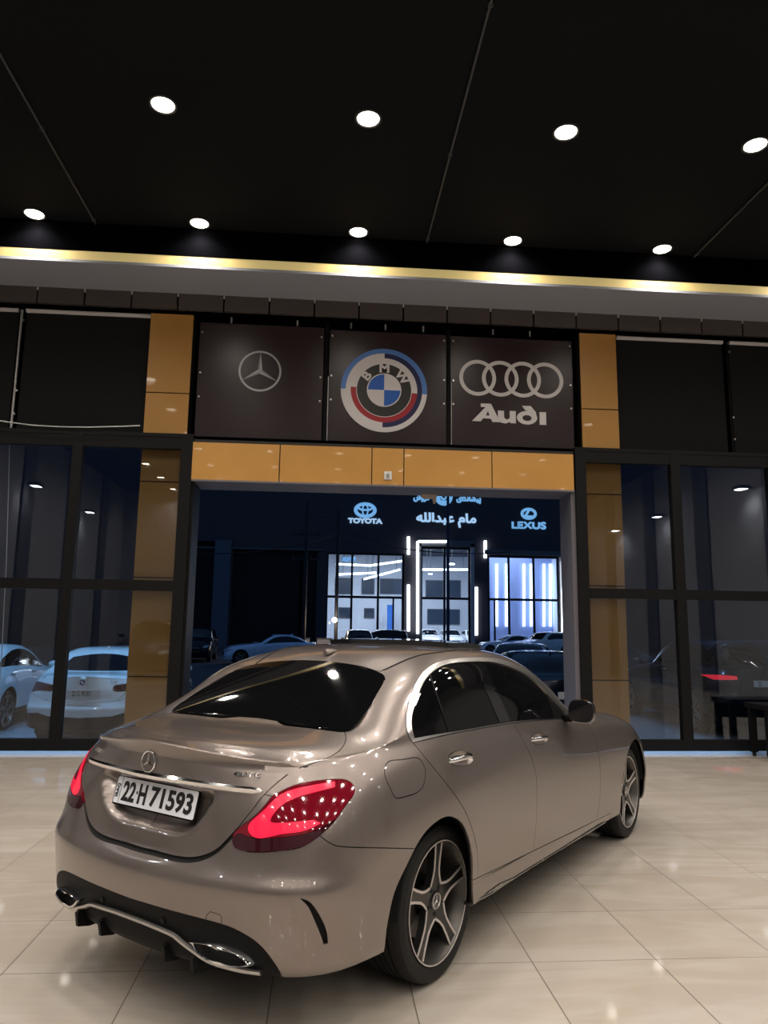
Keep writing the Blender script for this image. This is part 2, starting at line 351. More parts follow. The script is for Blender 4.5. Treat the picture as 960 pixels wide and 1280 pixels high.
# divider posts between the boards and the little hanger rods above them
for x in (-.06, 1.65):
    e = empty('sign_post', (x, 9.69, 4.0), 0, 'thin black post with pale edge %s' % ('left of the round roundel sign' if x < 0 else 'between the roundel sign and the four rings sign'), 'post')
    boxobj('post', (-.025, -.02, 0), (.025, .06, 1.72), M_BLACK, e); bm = bmesh.new(); cyl(bm, (.035, -.02, .03), (.035, -.02, .95), .006, 8); bobj('edge_rod', bm, M_SATIN, e)
for i, x in enumerate((-1.37, -.47, .27, .75, 1.28, 2.27, 2.80)):
    e = empty('hanger_rod', (x, 9.62, 5.64), 0, 'short grey hanger rod at the top of the sign boards', 'hanger', 'hanger rods above the sign boards'); bm = bmesh.new(); cyl(bm, (0, 0, 0), (0, 0, .09), .014, 10); bobj('rod', bm, M_SATIN, e)
# ---- upper blinds beside the columns
M_BLIND = mat('blind_charcoal', (.011, .011, .0115), .8, spec=.2); M_TUBE = mat('blind_tube', (.55, .52, .53), .4)
for x0, x1, lb in ((-7.5, -4.20, 'dark roller blind left of the gap at the upper left windows'), (-4.10, -2.46, 'dark roller blind beside the left ochre column'), (4.07, 5.66, 'dark roller blind beside the right ochre column'), (5.76, 10.1, 'dark roller blind right of the gap at the upper right windows')):
    e = empty('roller_blind', ((x0+x1)/2, 9.68, 3.97), 0, lb, 'blind'); w2 = (x1-x0)/2
    boxobj('fabric', (-w2, -.004, 0), (w2, .004, 1.72), M_BLIND, e)
    bm = bmesh.new(); cyl(bm, (-w2, -.02, 1.735), (w2, -.02, 1.735), .032, 14); bobj('tube', bm, M_TUBE, e, smooth=40)
    bm = bmesh.new(); cyl(bm, (-w2, 0, .01), (w2, 0, .01), .012, 8); bobj('bottom_bar', bm, M_BLACK, e)
struct(boxobj('trim_24', (XL, 9.72, 3.9), (-2.445, 9.9, 6.0), M_DROP)); struct(boxobj('trim_25', (4.04, 9.72, 3.9), (XR, 9.9, 6.0), M_DROP))
for x, lb in ((-4.15, 'thin grey pole in the gap between the upper left blinds'), (5.71, 'thin black pole in the gap between the upper right blinds')):
    e = empty('gap_pole', (x, 9.64, 3.95), 0, lb, 'pole'); bm = bmesh.new(); cyl(bm, (0, 0, 0), (0, 0, 1.75), .018, 10); bobj('pole', bm, M_SATIN if x < 0 else M_BLACK, e)
    for z in (.30, .62, 1.6): bm = bmesh.new(); cyl(bm, (.03, -.02, z), (.03, .0, z), .014, 10); bobj('standoff', bm, M_SATIN, e)
# ---- glazed screens either side of the doorway
M_FRAME = mat('frame_black', (.0075, .007, .007), .5, spec=.14); M_PANE = glass_mat('window_pane', (.93, .96, .985))
def screen(idx, xs, zs, lo, hi):
    f = bpy.data.objects.new('window_%d' % idx, None); C.objects.link(f); f.location = ((lo+hi)/2, 9.45, 0); f['kind'] = 'structure'; cx = (lo+hi)/2
    for a, b_ in xs: boxobj('frame_post', (a-cx, -.05, .03), (b_-cx, .06, 3.95), M_FRAME, f, bevel=.006)
    for a, b_ in zs: boxobj('frame_rail', (lo-cx+.002, -.045, a), (hi-cx-.002, .055, b_), M_FRAME, f, bevel=.006)
    for (a, a1), (b0, b_) in zip(xs, xs[1:]):
        for (c, c1), (d0, d) in zip(zs, zs[1:]): boxobj('pane', (a1-cx-.01, -.004, c1-.01), (b0-cx+.01, .004, d0+.01), M_PANE, f)
    return f
ZR = [(.03, .165), (1.965, 2.095), (3.80, 3.95)]
screen(1, [(-7.6, -7.45), (-6.4, -6.27), (-4.83, -4.70), (-3.267, -3.14), (-1.905, -1.755)], ZR, -7.6, -1.755)
screen(2, [(3.33, 3.475), (4.665, 4.795), (6.06, 6.19), (7.5, 7.63), (8.9, 9.03), (10.05, 10.2)], ZR, 3.33, 10.2)
struct(boxobj('trim_28', (3.27, 9.45, .0), (3.33, 9.92, 3.39), M_LILAC)); struct(boxobj('trim_29', (-1.755, 9.45, 0), (-1.72, 9.92, 3.39), M_FRAME))
struct(boxobj('trim_26', (XL, 9.4, 3.95), (-1.755, 9.75, 4.0), M_FRAME)); struct(boxobj('trim_30', (3.33, 9.4, 3.95), (XR, 9.75, 4.0), M_FRAME))
M_SILL = mat('sill_light_tint', (.34, .58, 1), .25, .1)  # blue base colour stands in for the bright blue light along the floor edge
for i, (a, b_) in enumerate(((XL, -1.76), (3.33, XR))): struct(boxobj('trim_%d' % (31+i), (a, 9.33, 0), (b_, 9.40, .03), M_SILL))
# ---- ceiling downlights
M_LENSW = mat('downlight_lens', (1, 1, 1), .4, emit=(1, .90, .74), estr=26); M_BEZ = mat('downlight_bezel', (.05, .05, .05), .4)
def downlight(x, y, label, group):
    e = empty('ceiling_downlight', (x, y, ZC), 0, label, 'ceiling light', group)
    bm = bmesh.new(); lathe(bm, [(.135, 0), (.135, -.010), (.120, -.014), (.110, -.008), (.108, 0)], 28); bobj('bezel', bm, M_BEZ, e, smooth=40)
    bm = bmesh.new(); lathe(bm, [(.108, -.006), (.07, -.012), (0, -.014)], 28); bmesh.ops.recalc_face_normals(bm, faces=bm.faces[:]); bobj('lens', bm, M_LENSW, e, smooth=60)
    ld = bpy.data.lights.new('downlight_lamp', 'SPOT'); ld.energy = DOWN_W; ld.color = (1, .925, .84); ld.spot_size = math.radians(150); ld.spot_blend = .8; ld.shadow_soft_size = .10
    lo = bpy.data.objects.new('lamp', ld); C.objects.link(lo); lo.parent = e; lo.location = (0, 0, -.03)
    return e
names = {(1, 6): 'leftmost', (2, 6): 'second from left', (3, 6): 'third from left', (4, 6): 'fourth from left', (2, 7): 'second from left', (3, 7): 'third from left', (4, 7): 'fourth from left', (5, 7): 'rightmost', (1, 7): 'leftmost'}
DLX = [-5.705, -3.698, -1.69, .31, 2.32, 4.33, 6.34, 8.35]; DLY = [-8.29, -6.17, -4.05, -1.93, .19, 2.31, 6.55-2.12, 6.55, 8.665]
first = None
for j, y in enumerate(DLY):
    for i, x in enumerate(DLX):
        if y > 8 and 1 <= i <= 5: lb = 'round ceiling downlight, %s of the five in the row nearest the gold strip' % ('leftmost', 'second from left', 'middle', 'second from right', 'rightmost')[i-1]
        elif 6 < y < 7 and 2 <= i <= 5: lb = 'round ceiling downlight, %s of the four in the upper row' % ('leftmost', 'second from left', 'second from right', 'rightmost')[i-2]
        else: lb = None
        if first is None: first = downlight(x, y, 'x', 'ceiling downlights'); o = first
        else: o = copy_tree(first); o.location = (x, y, ZC)
        o['label'] = lb or 'round ceiling downlight outside the frame above the showroom floor'
# pipes along the ceiling
for i, (x, lb) in enumerate(((-2.995, 'thin dark pipe on the ceiling at the left'), (1.21, 'thin dark pipe on the ceiling between the middle downlights'), (4.83, 'thin dark pipe on the ceiling at the right'))):
    e = empty('ceiling_pipe', (x, 0, ZC-.02), 0, lb, 'pipe'); bm = bmesh.new(); cyl(bm, (0, YB, 0), (0, 8.79, 0), .011, 8); bobj('pipe', bm, mat('pipe_grey', (.07, .07, .072), .5), e, smooth=40)
    for y in (2.2, 5.1, 7.0, 8.7): bm = bmesh.new(); tube(bm, [(.022*math.cos(t), y, .022*math.sin(t)) for t in np.linspace(0, 2*math.pi, 13)[:-1]], .005, 6, closed=True); bobj('clamp', bm, mat('clamp_grey', (.12, .12, .12), .4, .5), e)
# floodlights high on the side walls, seen in the glass
M_FLOOD = mat('flood_lens', (1, 1, 1), .4, emit=(.95, .97, 1), estr=22)
for i, (x, y, sg) in enumerate([(XL, y, 1) for y in (.2, -4.1, 4.5)]+[(XR, y, -1) for y in (2.4, -2.1, -5.3)]):
    e = empty('wall_floodlight', (x, y, 5.0), 0 if sg > 0 else math.pi, 'square floodlight on the grey side wall, %s from the glass front on the %s' % (('second', 'third', 'nearest')[i] if i < 3 else ('nearest', 'second', 'third')[i-3], 'left' if sg > 0 else 'right'), 'floodlight')
    boxobj('housing', (.16, -.16, -.05), (.42, .16, .03), M_BLACK, e, bevel=.01); boxobj('lens', (.19, -.13, -.056), (.39, .13, -.05), M_FLOOD, e); boxobj('arm', (.0, -.02, -.02), (.17, .02, .01), M_BLACK, e)
    ld = bpy.data.lights.new('flood_lamp', 'SPOT'); ld.energy = FLOOD_W; ld.color = (.95, .97, 1); ld.spot_size = math.radians(140); ld.spot_blend = .6; ld.shadow_soft_size = .1; lo = bpy.data.objects.new('lamp', ld); C.objects.link(lo); lo.parent = e; lo.location = (.29, 0, -.08)
# cables
def cable(name, pts, r, m, label):
    bm = bmesh.new(); tube(bm, pts, r, 6); return tag(bobj(name, bm, m, smooth=60), label, 'cable')
M_WIRE = mat('wire_white', (.5, .5, .5), .5)
A_ = [at_y(x, y, 9.36) for x, y in ((-90, 530), (0, 526), (10, 527.5), (40, 531.5), (75, 533.5), (110, 534), (150, 533), (175, 532))]
cable('cable', A_, .007, M_WIRE, 'white cable sagging along the top of the left window frame')
cable('cable', [at_y(x, y, 9.7) for x, y in ((12, 548), (11, 600), (8, 700), (3, 800), (0, 850))], .006, M_WIRE, 'thin pale cable hanging outside the left window')
# small black trolley table at the right edge
t = empty('trolley_table', (5.95, 9.06, 0), 0, 'small black trolley table on castors in front of the right window', 'table')
boxobj('tabletop', (-.52, -.26, .60), (.52, .22, .66), M_BLACK, t, bevel=.012); boxobj('apron', (-.49, -.22, .38), (.49, -.19, .60), M_BLACK, t, bevel=.004)
for x in (-.46, .46):
    for y in (-.2, .16): lg = boxobj('leg', (x-.04, y-.03, .05), (x+.04, y+.03, .6), M_BLACK, t, bevel=.006); bm = bmesh.new(); cyl(bm, (x-.012, y, .028), (x+.012, y, .028), .028, 14); bobj('castor', bm, M_RUBBER, lg, smooth=40)
# ------------------------------------------------------------------ car body surface
def nspline(t, P, q):
    """natural cubic spline through P (n,d) at knots t, evaluated at q"""
    t = np.asarray(t, float); P = np.asarray(P, float); n = len(t); h = np.diff(t)
    A = np.zeros((n, n)); B = np.zeros((n, P.shape[1])); A[0, 0] = A[-1, -1] = 1
    for i in range(1, n-1):
        A[i, i-1] = h[i-1]; A[i, i] = 2*(h[i-1]+h[i]); A[i, i+1] = h[i]
        B[i] = 6*((P[i+1]-P[i])/h[i]-(P[i]-P[i-1])/h[i-1])
    M = np.linalg.solve(A, B); q = np.asarray(q, float)
    k = np.clip(np.searchsorted(t, q)-1, 0, n-2); a = (t[k+1]-q)[:, None]; b = (q-t[k])[:, None]; hh = h[k][:, None]
    return M[k]*a**3/(6*hh)+M[k+1]*b**3/(6*hh)+(P[k]/hh-M[k]*hh/6)*a+(P[k+1]/hh-M[k+1]*hh/6)*b
def pchip(t, P, q):
    t = np.asarray(t, float); P = np.asarray(P, float); h = np.diff(t)[:, None]; d = np.diff(P, axis=0)/h
    m = np.zeros_like(P); m[0] = d[0]; m[-1] = d[-1]
    s = d[:-1]*d[1:] > 0
    w1 = 2*h[1:]+h[:-1]; w2 = h[1:]+2*h[:-1]
    with np.errstate(divide='ignore', invalid='ignore'):
        mm = (w1+w2)/(w1/d[:-1]+w2/d[1:])
    m[1:-1] = np.where(s, mm, 0); q = np.asarray(q, float)
    k = np.clip(np.searchsorted(t, q)-1, 0, len(t)-2); hk = h[k]; x = ((q-t[k])[:, None])/hk
    return (2*x**3-3*x**2+1)*P[k]+(x**3-2*x**2+x)*hk*m[k]+(-2*x**3+3*x**2)*P[k+1]+(x**3-x**2)*hk*m[k+1]

class Surf:
    """right half of a car body: u runs round the body from the rear centre to the front centre, w from the sill (0)
    to the shoulder (1) and on to the centre line of deck, roof and bonnet (2)"""
    def __init__(s, outline, keys, top, NU=280, NW=80, NT=70):
        ol = np.array(outline); n = len(ol); s.n = n
        uk = np.r_[0, np.cumsum(np.hypot(*np.diff(ol, axis=0).T))]; s.uk = uk
        ext = np.vstack([ol[3:0:-1]*[1, -1], ol, ol[-2:-5:-1]*[1, -1]])
        ku = np.r_[-uk[3:0:-1], uk, 2*uk[-1]-uk[-2:-5:-1]]
        e = 1e-4; tan = (nspline(ku, ext, uk+e)-nspline(ku, ext, uk-e)); tan /= np.linalg.norm(tan, axis=1)[:, None]
        nor = np.stack([-tan[:, 1], tan[:, 0]], 1)            # points outward for a path going round clockwise
        if nor[n//2, 1] < 0: nor = -nor
        kk = sorted(keys); tab = np.array([np.array(keys[k]).ravel() for k in kk])
        tt = pchip(uk[kk], tab, uk); nr = tab.shape[1]//2; s.nr = nr
        net = np.zeros((n, nr, 3))
        for i in range(n):
            for r in range(nr):
                ins, z = tt[i, 2*r:2*r+2]; net[i, r] = (ol[i, 0]-ins*nor[i, 0], ol[i, 1]-ins*nor[i, 1], z)
        ca, cb = min(top), max(top); s.ca, s.cb = ca, cb
        uf = np.concatenate([np.linspace(uk[i], uk[i+1], max(2, int(NU*(uk[i+1]-uk[i])/uk[-1])+1))[:-1] for i in range(n-1)]+[[uk[-1]]])
        s.U = uf
        flip = np.array([1, -1, 1])
        rows = []
        for r in range(nr):
            P = net[:, r]; E = np.vstack([P[3:0:-1]*flip, P, P[-2:-5:-1]*flip]); rows.append(nspline(ku, E, uf))
        rows = np.array(rows)                                  # nr, NU, 3
        nt = len(top[ca+1]); s.nt = nt
        tn = np.zeros((n, nt, 3))
        r9 = np.vstack([net[:, -1][3:0:-1]*flip, net[:, -1], net[:, -1][-2:-5:-1]*flip])
        for i in range(ca, cb+1):
            if i == ca: tn[i] = nspline(ku, r9, uk[ca]*(1-np.arange(1, nt+1)/nt))
            elif i == cb: tn[i] = nspline(ku, r9, uk[cb]+(uk[-1]-uk[cb])*np.arange(1, nt+1)/nt)
            else: tn[i] = top[i]
        s.ia = int(np.argmin(abs(uf-uk[ca]))); s.ib = int(np.argmin(abs(uf-uk[cb])))
        us = uf[s.ia:s.ib+1]
        trow = np.array([nspline(uk[ca:cb+1], tn[ca:cb+1, k], us) for k in range(nt)])
        # knots across
        def knots(a): d = np.linalg.norm(np.diff(a, axis=0), axis=2); return np.r_[0, np.cumsum(np.maximum(d.mean(1), .02))]
        kb = knots(rows); kb /= kb[-1]
        j0, j1 = int(len(us)*.2), int(len(us)*.75)
        alls = np.concatenate([rows[:, s.ia:s.ib+1], trow]); kc = knots(alls[:, j0:j1])
        kc[:nr] = kb*kc[nr-1]; scale = kc[nr-1]; kt = kc[nr-1:]
        wb = np.linspace(0, 1, NW); wt = np.linspace(0, 1, NT+1)[1:]
        s.W = np.r_[wb, 1+wt]
        G = np.full((len(uf), NW+NT, 3), np.nan)
        for i in range(len(uf)):
            A = nspline(kb, rows[:, i], wb)
            if s.ia <= i <= s.ib:
                col = np.vstack([rows[:, i], trow[:, i-s.ia]])
                mir = col[-2:-4:-1]*flip; K = np.r_[kc, 2*kc[-1]-kc[-2:-4:-1]]
                q = np.r_[wb*scale, scale+wt*(kc[-1]-scale)]
                Bv = nspline(K, np.vstack([col, mir]), q)
                Tv = nspline(np.r_[kt, 2*kt[-1]-kt[-2:-4:-1]], np.vstack([col[nr-1:], mir]), q[NW:])
                b0 = np.clip((uf[i]-uk[ca])/(uk[ca+2]-uk[ca]), 0, 1); b1 = np.clip((uk[cb]-uf[i])/(uk[cb]-uk[cb-2]), 0, 1)
                b = min(b0, b1); b = b*b*(3-2*b)
                G[i, :NW] = A*(1-b)+Bv[:NW]*b; G[i, NW:] = Tv*(1-b)+Bv[NW:]*b
            else: G[i, :NW] = A
        s.G = G; s.NW = NW
        s.build()
    def build(s):
        G = s.G; nu, nw = G.shape[:2]
        V = []; UV = []; idx = -np.ones((nu, nw), int)
        for i in range(nu):
            for j in range(nw):
                if not np.isnan(G[i, j, 0]): idx[i, j] = len(V); V.append(Vector(G[i, j])); UV.append((s.U[i], s.W[j]))
        T = []
        for i in range(nu-1):
            for j in range(nw-1):
                q = idx[i, j], idx[i+1, j], idx[i+1, j+1], idx[i, j+1]
                if min(q) >= 0: T.append((q[0], q[1], q[2])); T.append((q[0], q[2], q[3]))
        s.V, s.T, s.UV = V, T, UV
        s.bvh = BVHTree.FromPolygons(V, T)
        N = np.zeros((nu, nw, 3))
        gu = np.gradient(G, axis=0); gw = np.gradient(G, axis=1)
        for i in range(nu):                                    # one-sided where the sheet ends
            for j in range(nw):
                if np.isnan(G[i, j, 0]): continue
                if np.isnan(gu[i, j, 0]): gu[i, j] = G[i, j]-G[i-1, j] if i and not np.isnan(G[i-1, j, 0]) else G[i+1, j]-G[i, j]
                if np.isnan(gw[i, j, 0]): gw[i, j] = G[i, j]-G[i, j-1]
        N = np.cross(gu, gw); L = np.linalg.norm(N, axis=2); L[L == 0] = 1; s.N = N/L[:, :, None]
        c = s.N[nu//2, s.NW//2]
        if c[1] < 0: s.N = -s.N; s.flip = True
        else: s.flip = False
    def ev(s, u, w, field=None):
        F = s.G if field is None else field
        i = min(max(np.searchsorted(s.U, u)-1, 0), len(s.U)-2); j = min(max(np.searchsorted(s.W, w)-1, 0), len(s.W)-2)
        a = (u-s.U[i])/(s.U[i+1]-s.U[i]); b = (w-s.W[j])/(s.W[j+1]-s.W[j])
        a = min(max(a, 0), 1); b = min(max(b, 0), 1)
        c = [(F[i, j], (1-a)*(1-b)), (F[i+1, j], a*(1-b)), (F[i+1, j+1], a*b), (F[i, j+1], (1-a)*b)]
        c = [(p, k) for p, k in c if not np.isnan(p[0])]; t = sum(k for _, k in c)
        if t < 1e-9: return np.array(F[i, j]) if not np.isnan(F[i, j][0]) else np.zeros(3)
        return sum(p*k for p, k in c)/t
    def hit(s, o, d):
        loc, nor, f, dist = s.bvh.ray_cast(Vector(o), Vector(d))
        if f is None:
            # nearest point to the ray instead
            best = None
            for k in range(0, 400):
                p = Vector(o)+Vector(d)*(.02*k); r = s.bvh.find_nearest(p)
                if best is None or r[3] < best[3]: best = r
            loc, nor, f = best[0], best[1], best[2]
        a, b, c = s.T[f]; A, B, Cc = s.V[a], s.V[b], s.V[c]
        v0, v1, v2 = B-A, Cc-A, loc-A; d00, d01, d11, d20, d21 = v0@v0, v0@v1, v1@v1, v2@v0, v2@v1
        den = d00*d11-d01*d01 or 1e-12; y = (d11*d20-d01*d21)/den; z = (d00*d21-d01*d20)/den; x = 1-y-z
        return (x*s.UV[a][0]+y*s.UV[b][0]+z*s.UV[c][0], x*s.UV[a][1]+y*s.UV[b][1]+z*s.UV[c][1])
# ---- the sedan in the showroom: x forward from the rear axle, s to its right, z up
SED_OUT = [(-1.045, 0), (-1.035, .30), (-1.0, .52), (-.945, .68), (-.86, .79), (-.74, .855), (-.58, .885), (-.33, .90), (-.17, .905), (0, .908),
           (.35, .898), (.8, .89), (1.3, .89), (1.75, .893), (2.0, .895), (2.25, .898), (2.55, .902), (2.84, .905), (3.1, .888), (3.3, .84), (3.46, .73), (3.56, .52), (3.61, .28), (3.63, 0)]
SED_KEY = {
 0: [(.16, .27), (.05, .28), (.02, .35), (0, .46), (-.008, .565), (.014, .62), (.05, .67), (.055, .80), (.055, .93), (.06, 1.05)],
 4: [(.16, .29), (.04, .30), (.01, .385), (0, .49), (-.008, .59), (.012, .65), (.03, .74), (.06, .83), (.11, .92), (.17, .998)],
 6: [(.14, .29), (.03, .30), (.01, .38), (0, .48), (0, .58), (0, .67), (.01, .76), (.032, .86), (.07, .945), (.125, 1.018)],
 9: [(.10, .255), (.03, .27), (.015, .35), (0, .46), (-.005, .58), (-.005, .70), (0, .80), (.015, .89), (.04, .98), (.078, 1.055)],
 11: [(.10, .245), (.035, .262), (.02, .33), (.008, .45), (0, .57), (-.002, .68), (.003, .78), (.012, .88), (.03, .97), (.06, 1.04)],
 13: [(.10, .235), (.035, .252), (.02, .32), (.01, .44), (.002, .55), (0, .66), (.005, .75), (.018, .84), (.04, .91), (.085, .965)],
 17: [(.10, .20), (.03, .24), (.012, .33), (0, .44), (0, .55), (0, .64), (.008, .72), (.025, .79), (.06, .84), (.13, .875)],
 19: [(.14, .20), (.04, .22), (.015, .30), (0, .40), (0, .48), (.01, .55), (.02, .61), (.05, .67), (.10, .73), (.17, .775)],
 23: [(.16, .20), (.04, .21), (.015, .28), (0, .36), (0, .44), (.01, .50), (.02, .56), (.04, .62), (.08, .68), (.15, .715)]}
SED_TOP = {4: None, 20: None,
 5: [(-.74, .645, 1.018), (-.765, .57, 1.030), (-.81, .47, 1.045), (-.85, .32, 1.058), (-.875, .16, 1.066), (-.88, 0, 1.068)],
 6: [(-.56, .73, 1.030), (-.56, .68, 1.042), (-.57, .59, 1.056), (-.58, .43, 1.070), (-.59, .21, 1.078), (-.59, 0, 1.080)],
 7: [(-.33, .785, 1.07), (-.33, .74, 1.09), (-.325, .67, 1.112), (-.32, .55, 1.125), (-.32, .28, 1.115), (-.32, 0, 1.112)],
 8: [(-.17, .785, 1.11), (-.17, .73, 1.16), (-.17, .65, 1.20), (-.165, .53, 1.222), (-.16, .26, 1.225), (-.16, 0, 1.228)],
 9: [(0, .787, 1.14), (0, .735, 1.222), (0, .662, 1.280), (.01, .50, 1.302), (.02, .26, 1.322), (.02, 0, 1.33)],
 10: [(.35, .795, 1.17), (.35, .735, 1.28), (.35, .668, 1.355), (.35, .54, 1.397), (.35, .28, 1.418), (.35, 0, 1.424)],
 11: [(.8, .785, 1.19), (.8, .725, 1.305), (.8, .65, 1.385), (.8, .55, 1.42), (.8, .3, 1.44), (.8, 0, 1.443)],
 12: [(1.3, .785, 1.13), (1.3, .735, 1.22), (1.3, .672, 1.305), (1.3, .56, 1.36), (1.3, .3, 1.395), (1.3, 0, 1.405)],
 13: [(1.75, .775, 1.02), (1.75, .735, 1.065), (1.75, .68, 1.11), (1.75, .55, 1.155), (1.75, .3, 1.19), (1.75, 0, 1.20)],
 14: [(2.0, .75, .975), (2.0, .69, .99), (2.0, .62, 1.0), (2.0, .5, 1.03), (2.0, .3, 1.07), (2.0, 0, 1.085)],
 15: [(2.25, .73, .963), (2.25, .66, .975), (2.25, .56, .98), (2.25, .42, .985), (2.25, .2, .99), (2.25, 0, .99)],
 16: [(2.55, .72, .935), (2.55, .64, .945), (2.55, .54, .955), (2.55, .40, .965), (2.55, .2, .972), (2.55, 0, .975)],
 17: [(2.84, .71, .895), (2.84, .63, .91), (2.84, .53, .92), (2.84, .40, .93), (2.84, .2, .94), (2.84, 0, .943)],
 18: [(3.1, .68, .85), (3.1, .60, .865), (3.1, .50, .88), (3.1, .37, .89), (3.1, .18, .90), (3.1, 0, .903)],
 19: [(3.3, .61, .795), (3.3, .54, .81), (3.3, .45, .825), (3.3, .33, .835), (3.3, .16, .845), (3.3, 0, .848)]}
CAR_O = Vector((-.08342, 3.99281, 0)); CAR_TH = math.radians(39.06)
def car_world(x, s, z):
    fw = Vector((math.sin(CAR_TH), math.cos(CAR_TH), 0)); rt = Vector((math.cos(CAR_TH), -math.sin(CAR_TH), 0))
    return CAR_O + fw*x + rt*s + Vector((0, 0, z))
# ---- cut a body surface into panels along outlines drawn in its own (u, w) coordinates
WS = .85
def inpoly(px, py, poly):
    r = np.zeros(len(px), bool); n = len(poly); j = n-1
    for i in range(n):
        xi, yi = poly[i]; xj, yj = poly[j]
        if yi != yj:
            c = ((yi > py) != (yj > py)) & (px < (xj-xi)*(py-yi)/(yj-yi)+xi); r ^= c
        j = i
    return r
def polydist(x, y, poly):
    best = 1e9
    for (ax_, ay), (bx, by) in zip(poly, poly[1:]+poly[:1]):
        dx, dy = bx-ax_, by-ay; t = max(0, min(1, ((x-ax_)*dx+(y-ay)*dy)/(dx*dx+dy*dy+1e-15))); best = min(best, math.hypot(x-ax_-t*dx, y-ay-t*dy))
    return best
class Cut:
    def __init__(c, sf, regions, iu=1, iw=1):
        """regions: list of (name, polygon in (u,w)); the first that holds a triangle owns it"""
        c.sf = sf; pts = []; edges = []
        segs = []
        for reg in regions:
            poly = reg[1]; b = len(pts); m = len(poly)
            pts += [Vector((u, w*WS)) for u, w in poly]; edges += [(b+i, b+(i+1) % m) for i in range(m)]
            segs.append(np.array([(u, w*WS) for u, w in poly]))
        allp = np.concatenate(segs) if segs else np.zeros((0, 2))
        U = sf.U[::iu] if sf.U[-1] in sf.U[::iu] else np.r_[sf.U[::iu], sf.U[-1]]
        Wb = sf.W[:sf.NW]; Wt = sf.W[sf.NW-1:]
        W = np.unique(np.r_[Wb[::iw], Wb[-1], Wt[::iw], Wt[-1]])
        ua, ub = sf.U[sf.ia], sf.U[sf.ib]
        b = len(pts); cells = {}
        for x, y in allp: cells.setdefault((int(x//.01), int(y//.01)), []).append((x, y))
        for u in np.unique(np.r_[U, ua, ub]):
            for w in W:
                if w > 1+1e-9 and not (ua-1e-9 <= u <= ub+1e-9): continue
                y = w*WS; k = (int(u//.01), int(y//.01)); bad = False
                edge = u <= 1e-9 or u >= sf.U[-1]-1e-9 or w <= 1e-9 or w >= 2-1e-9
                if not edge:
                    for i in (-1, 0, 1):
                        for j in (-1, 0, 1):
                            for q in cells.get((k[0]+i, k[1]+j), ()):
                                if (q[0]-u)**2+(q[1]-y)**2 < .0035**2: bad = True
                if not bad: pts.append(Vector((u, y)))
        # rim of the domain
        def line(p, q):
            b = len(pts); pts.append(Vector(p)); pts.append(Vector(q)); edges.append((b, b+1))
        um = sf.U[-1]
        line((0, 0), (um, 0)); line((0, 0), (0, WS)); line((um, 0), (um, WS)); line((0, WS), (ua, WS)); line((ub, WS), (um, WS))
        line((ua, WS), (ua, 2*WS)); line((ub, WS), (ub, 2*WS)); line((ua, 2*WS), (ub, 2*WS))
        V, E, F, *_ = delaunay_2d_cdt(pts, edges, [], 0, 1e-6)
        V = np.array([(v.x, v.y/WS) for v in V]); F = np.array([f for f in F if len(f) == 3])
        cen = V[F].mean(1); x, y = cen[:, 0], cen[:, 1]
        dom = (x > 0) & (x < um) & (y > 0) & (y < 2) & ((y < 1) | ((x > ua) & (x < ub)))
        own = np.full(len(F), -1)
        for i, reg in enumerate(regions):
            s_ = inpoly(x, y, reg[1]) & (own < 0)
            if len(reg) > 2: s_ &= inpoly(x, y, reg[2])            # kept inside a mask outline
            own[s_] = i
        own[~dom] = -2
        c.V, c.F, c.own, c.names = V, F, own, [r[0] for r in regions]
    def panel(c, names, side=1, both=False, lift=0, gap=.0018, skirt=.010, disp=None, meshn=False, fit=False):
        """a bmesh of the triangles owned by names (None = the rest); side -1 mirrors; local axes x forward, y left, z up"""
        sf = c.sf
        ids = [c.names.index(n) if n else -1 for n in names]
        F = c.F[np.isin(c.own, ids)]
        used = np.unique(F); P = {}; N = {}
        for i in used:
            u, w = c.V[i]; p = sf.ev(u, w); n = sf.ev(u, w, sf.N); n = n/np.linalg.norm(n)
            d = lift+(disp(u, w) if disp else 0)
            P[i] = p+n*d; N[i] = n
        if fit:                                                # true the pane to one smooth curved sheet
            ks = list(P); A = np.array([P[k] for k in ks]); x, s_, z = A.T
            B = np.stack([np.ones_like(z), z, z*z, s_**2, s_**2*z, s_**4], 1); co = np.linalg.lstsq(B, x, rcond=None)[0]; xn = B@co
            for k, v in zip(ks, xn): P[k] = np.array([v, P[k][1], P[k][2]])
        bm = bmesh.new(); nl = []
        for sg in ((1, -1) if both else (side,)):
            vm = {}
            for i in used:
                vm[i] = bm.verts.new((P[i][0], -sg*P[i][1], P[i][2])); nl.append(Vector((N[i][0], -sg*N[i][1], N[i][2])))
            for f in F:
                a, b_, d_ = f; nn = np.cross(P[b_]-P[a], P[d_]-P[a])
                t = [vm[k] for k in f]
                if (nn@N[a] < 0) != (sg == 1): t = t
                else: t = t[::-1]
                try: bm.faces.new(t)
                except ValueError: pass
        # local frame mirrors s, so orient by normals
        bm.verts.ensure_lookup_table()
        for v, n in zip(bm.verts, nl): v.normal = n
        lay = bm.verts.layers.float_vector.new('nn')
        for v, n in zip(bm.verts, nl): v[lay] = n
        bmesh.ops.remove_doubles(bm, verts=bm.verts[:], dist=1e-5)
        for f in bm.faces:
            f.normal_update()
            if f.normal.dot(sum((v[lay] for v in f.verts), Vector())) < 0: f.normal_flip()
        if both:
            mid = [v for v in bm.verts if abs(v.co.y) < 2e-4]
            for v in mid: v.co.y = 0; n = v[lay].copy(); n.y = 0; v[lay] = n.normalized()
            bmesh.ops.remove_doubles(bm, verts=mid, dist=1e-4)
        bd = [e for e in bm.edges if len(e.link_faces) == 1]
        inw = {}
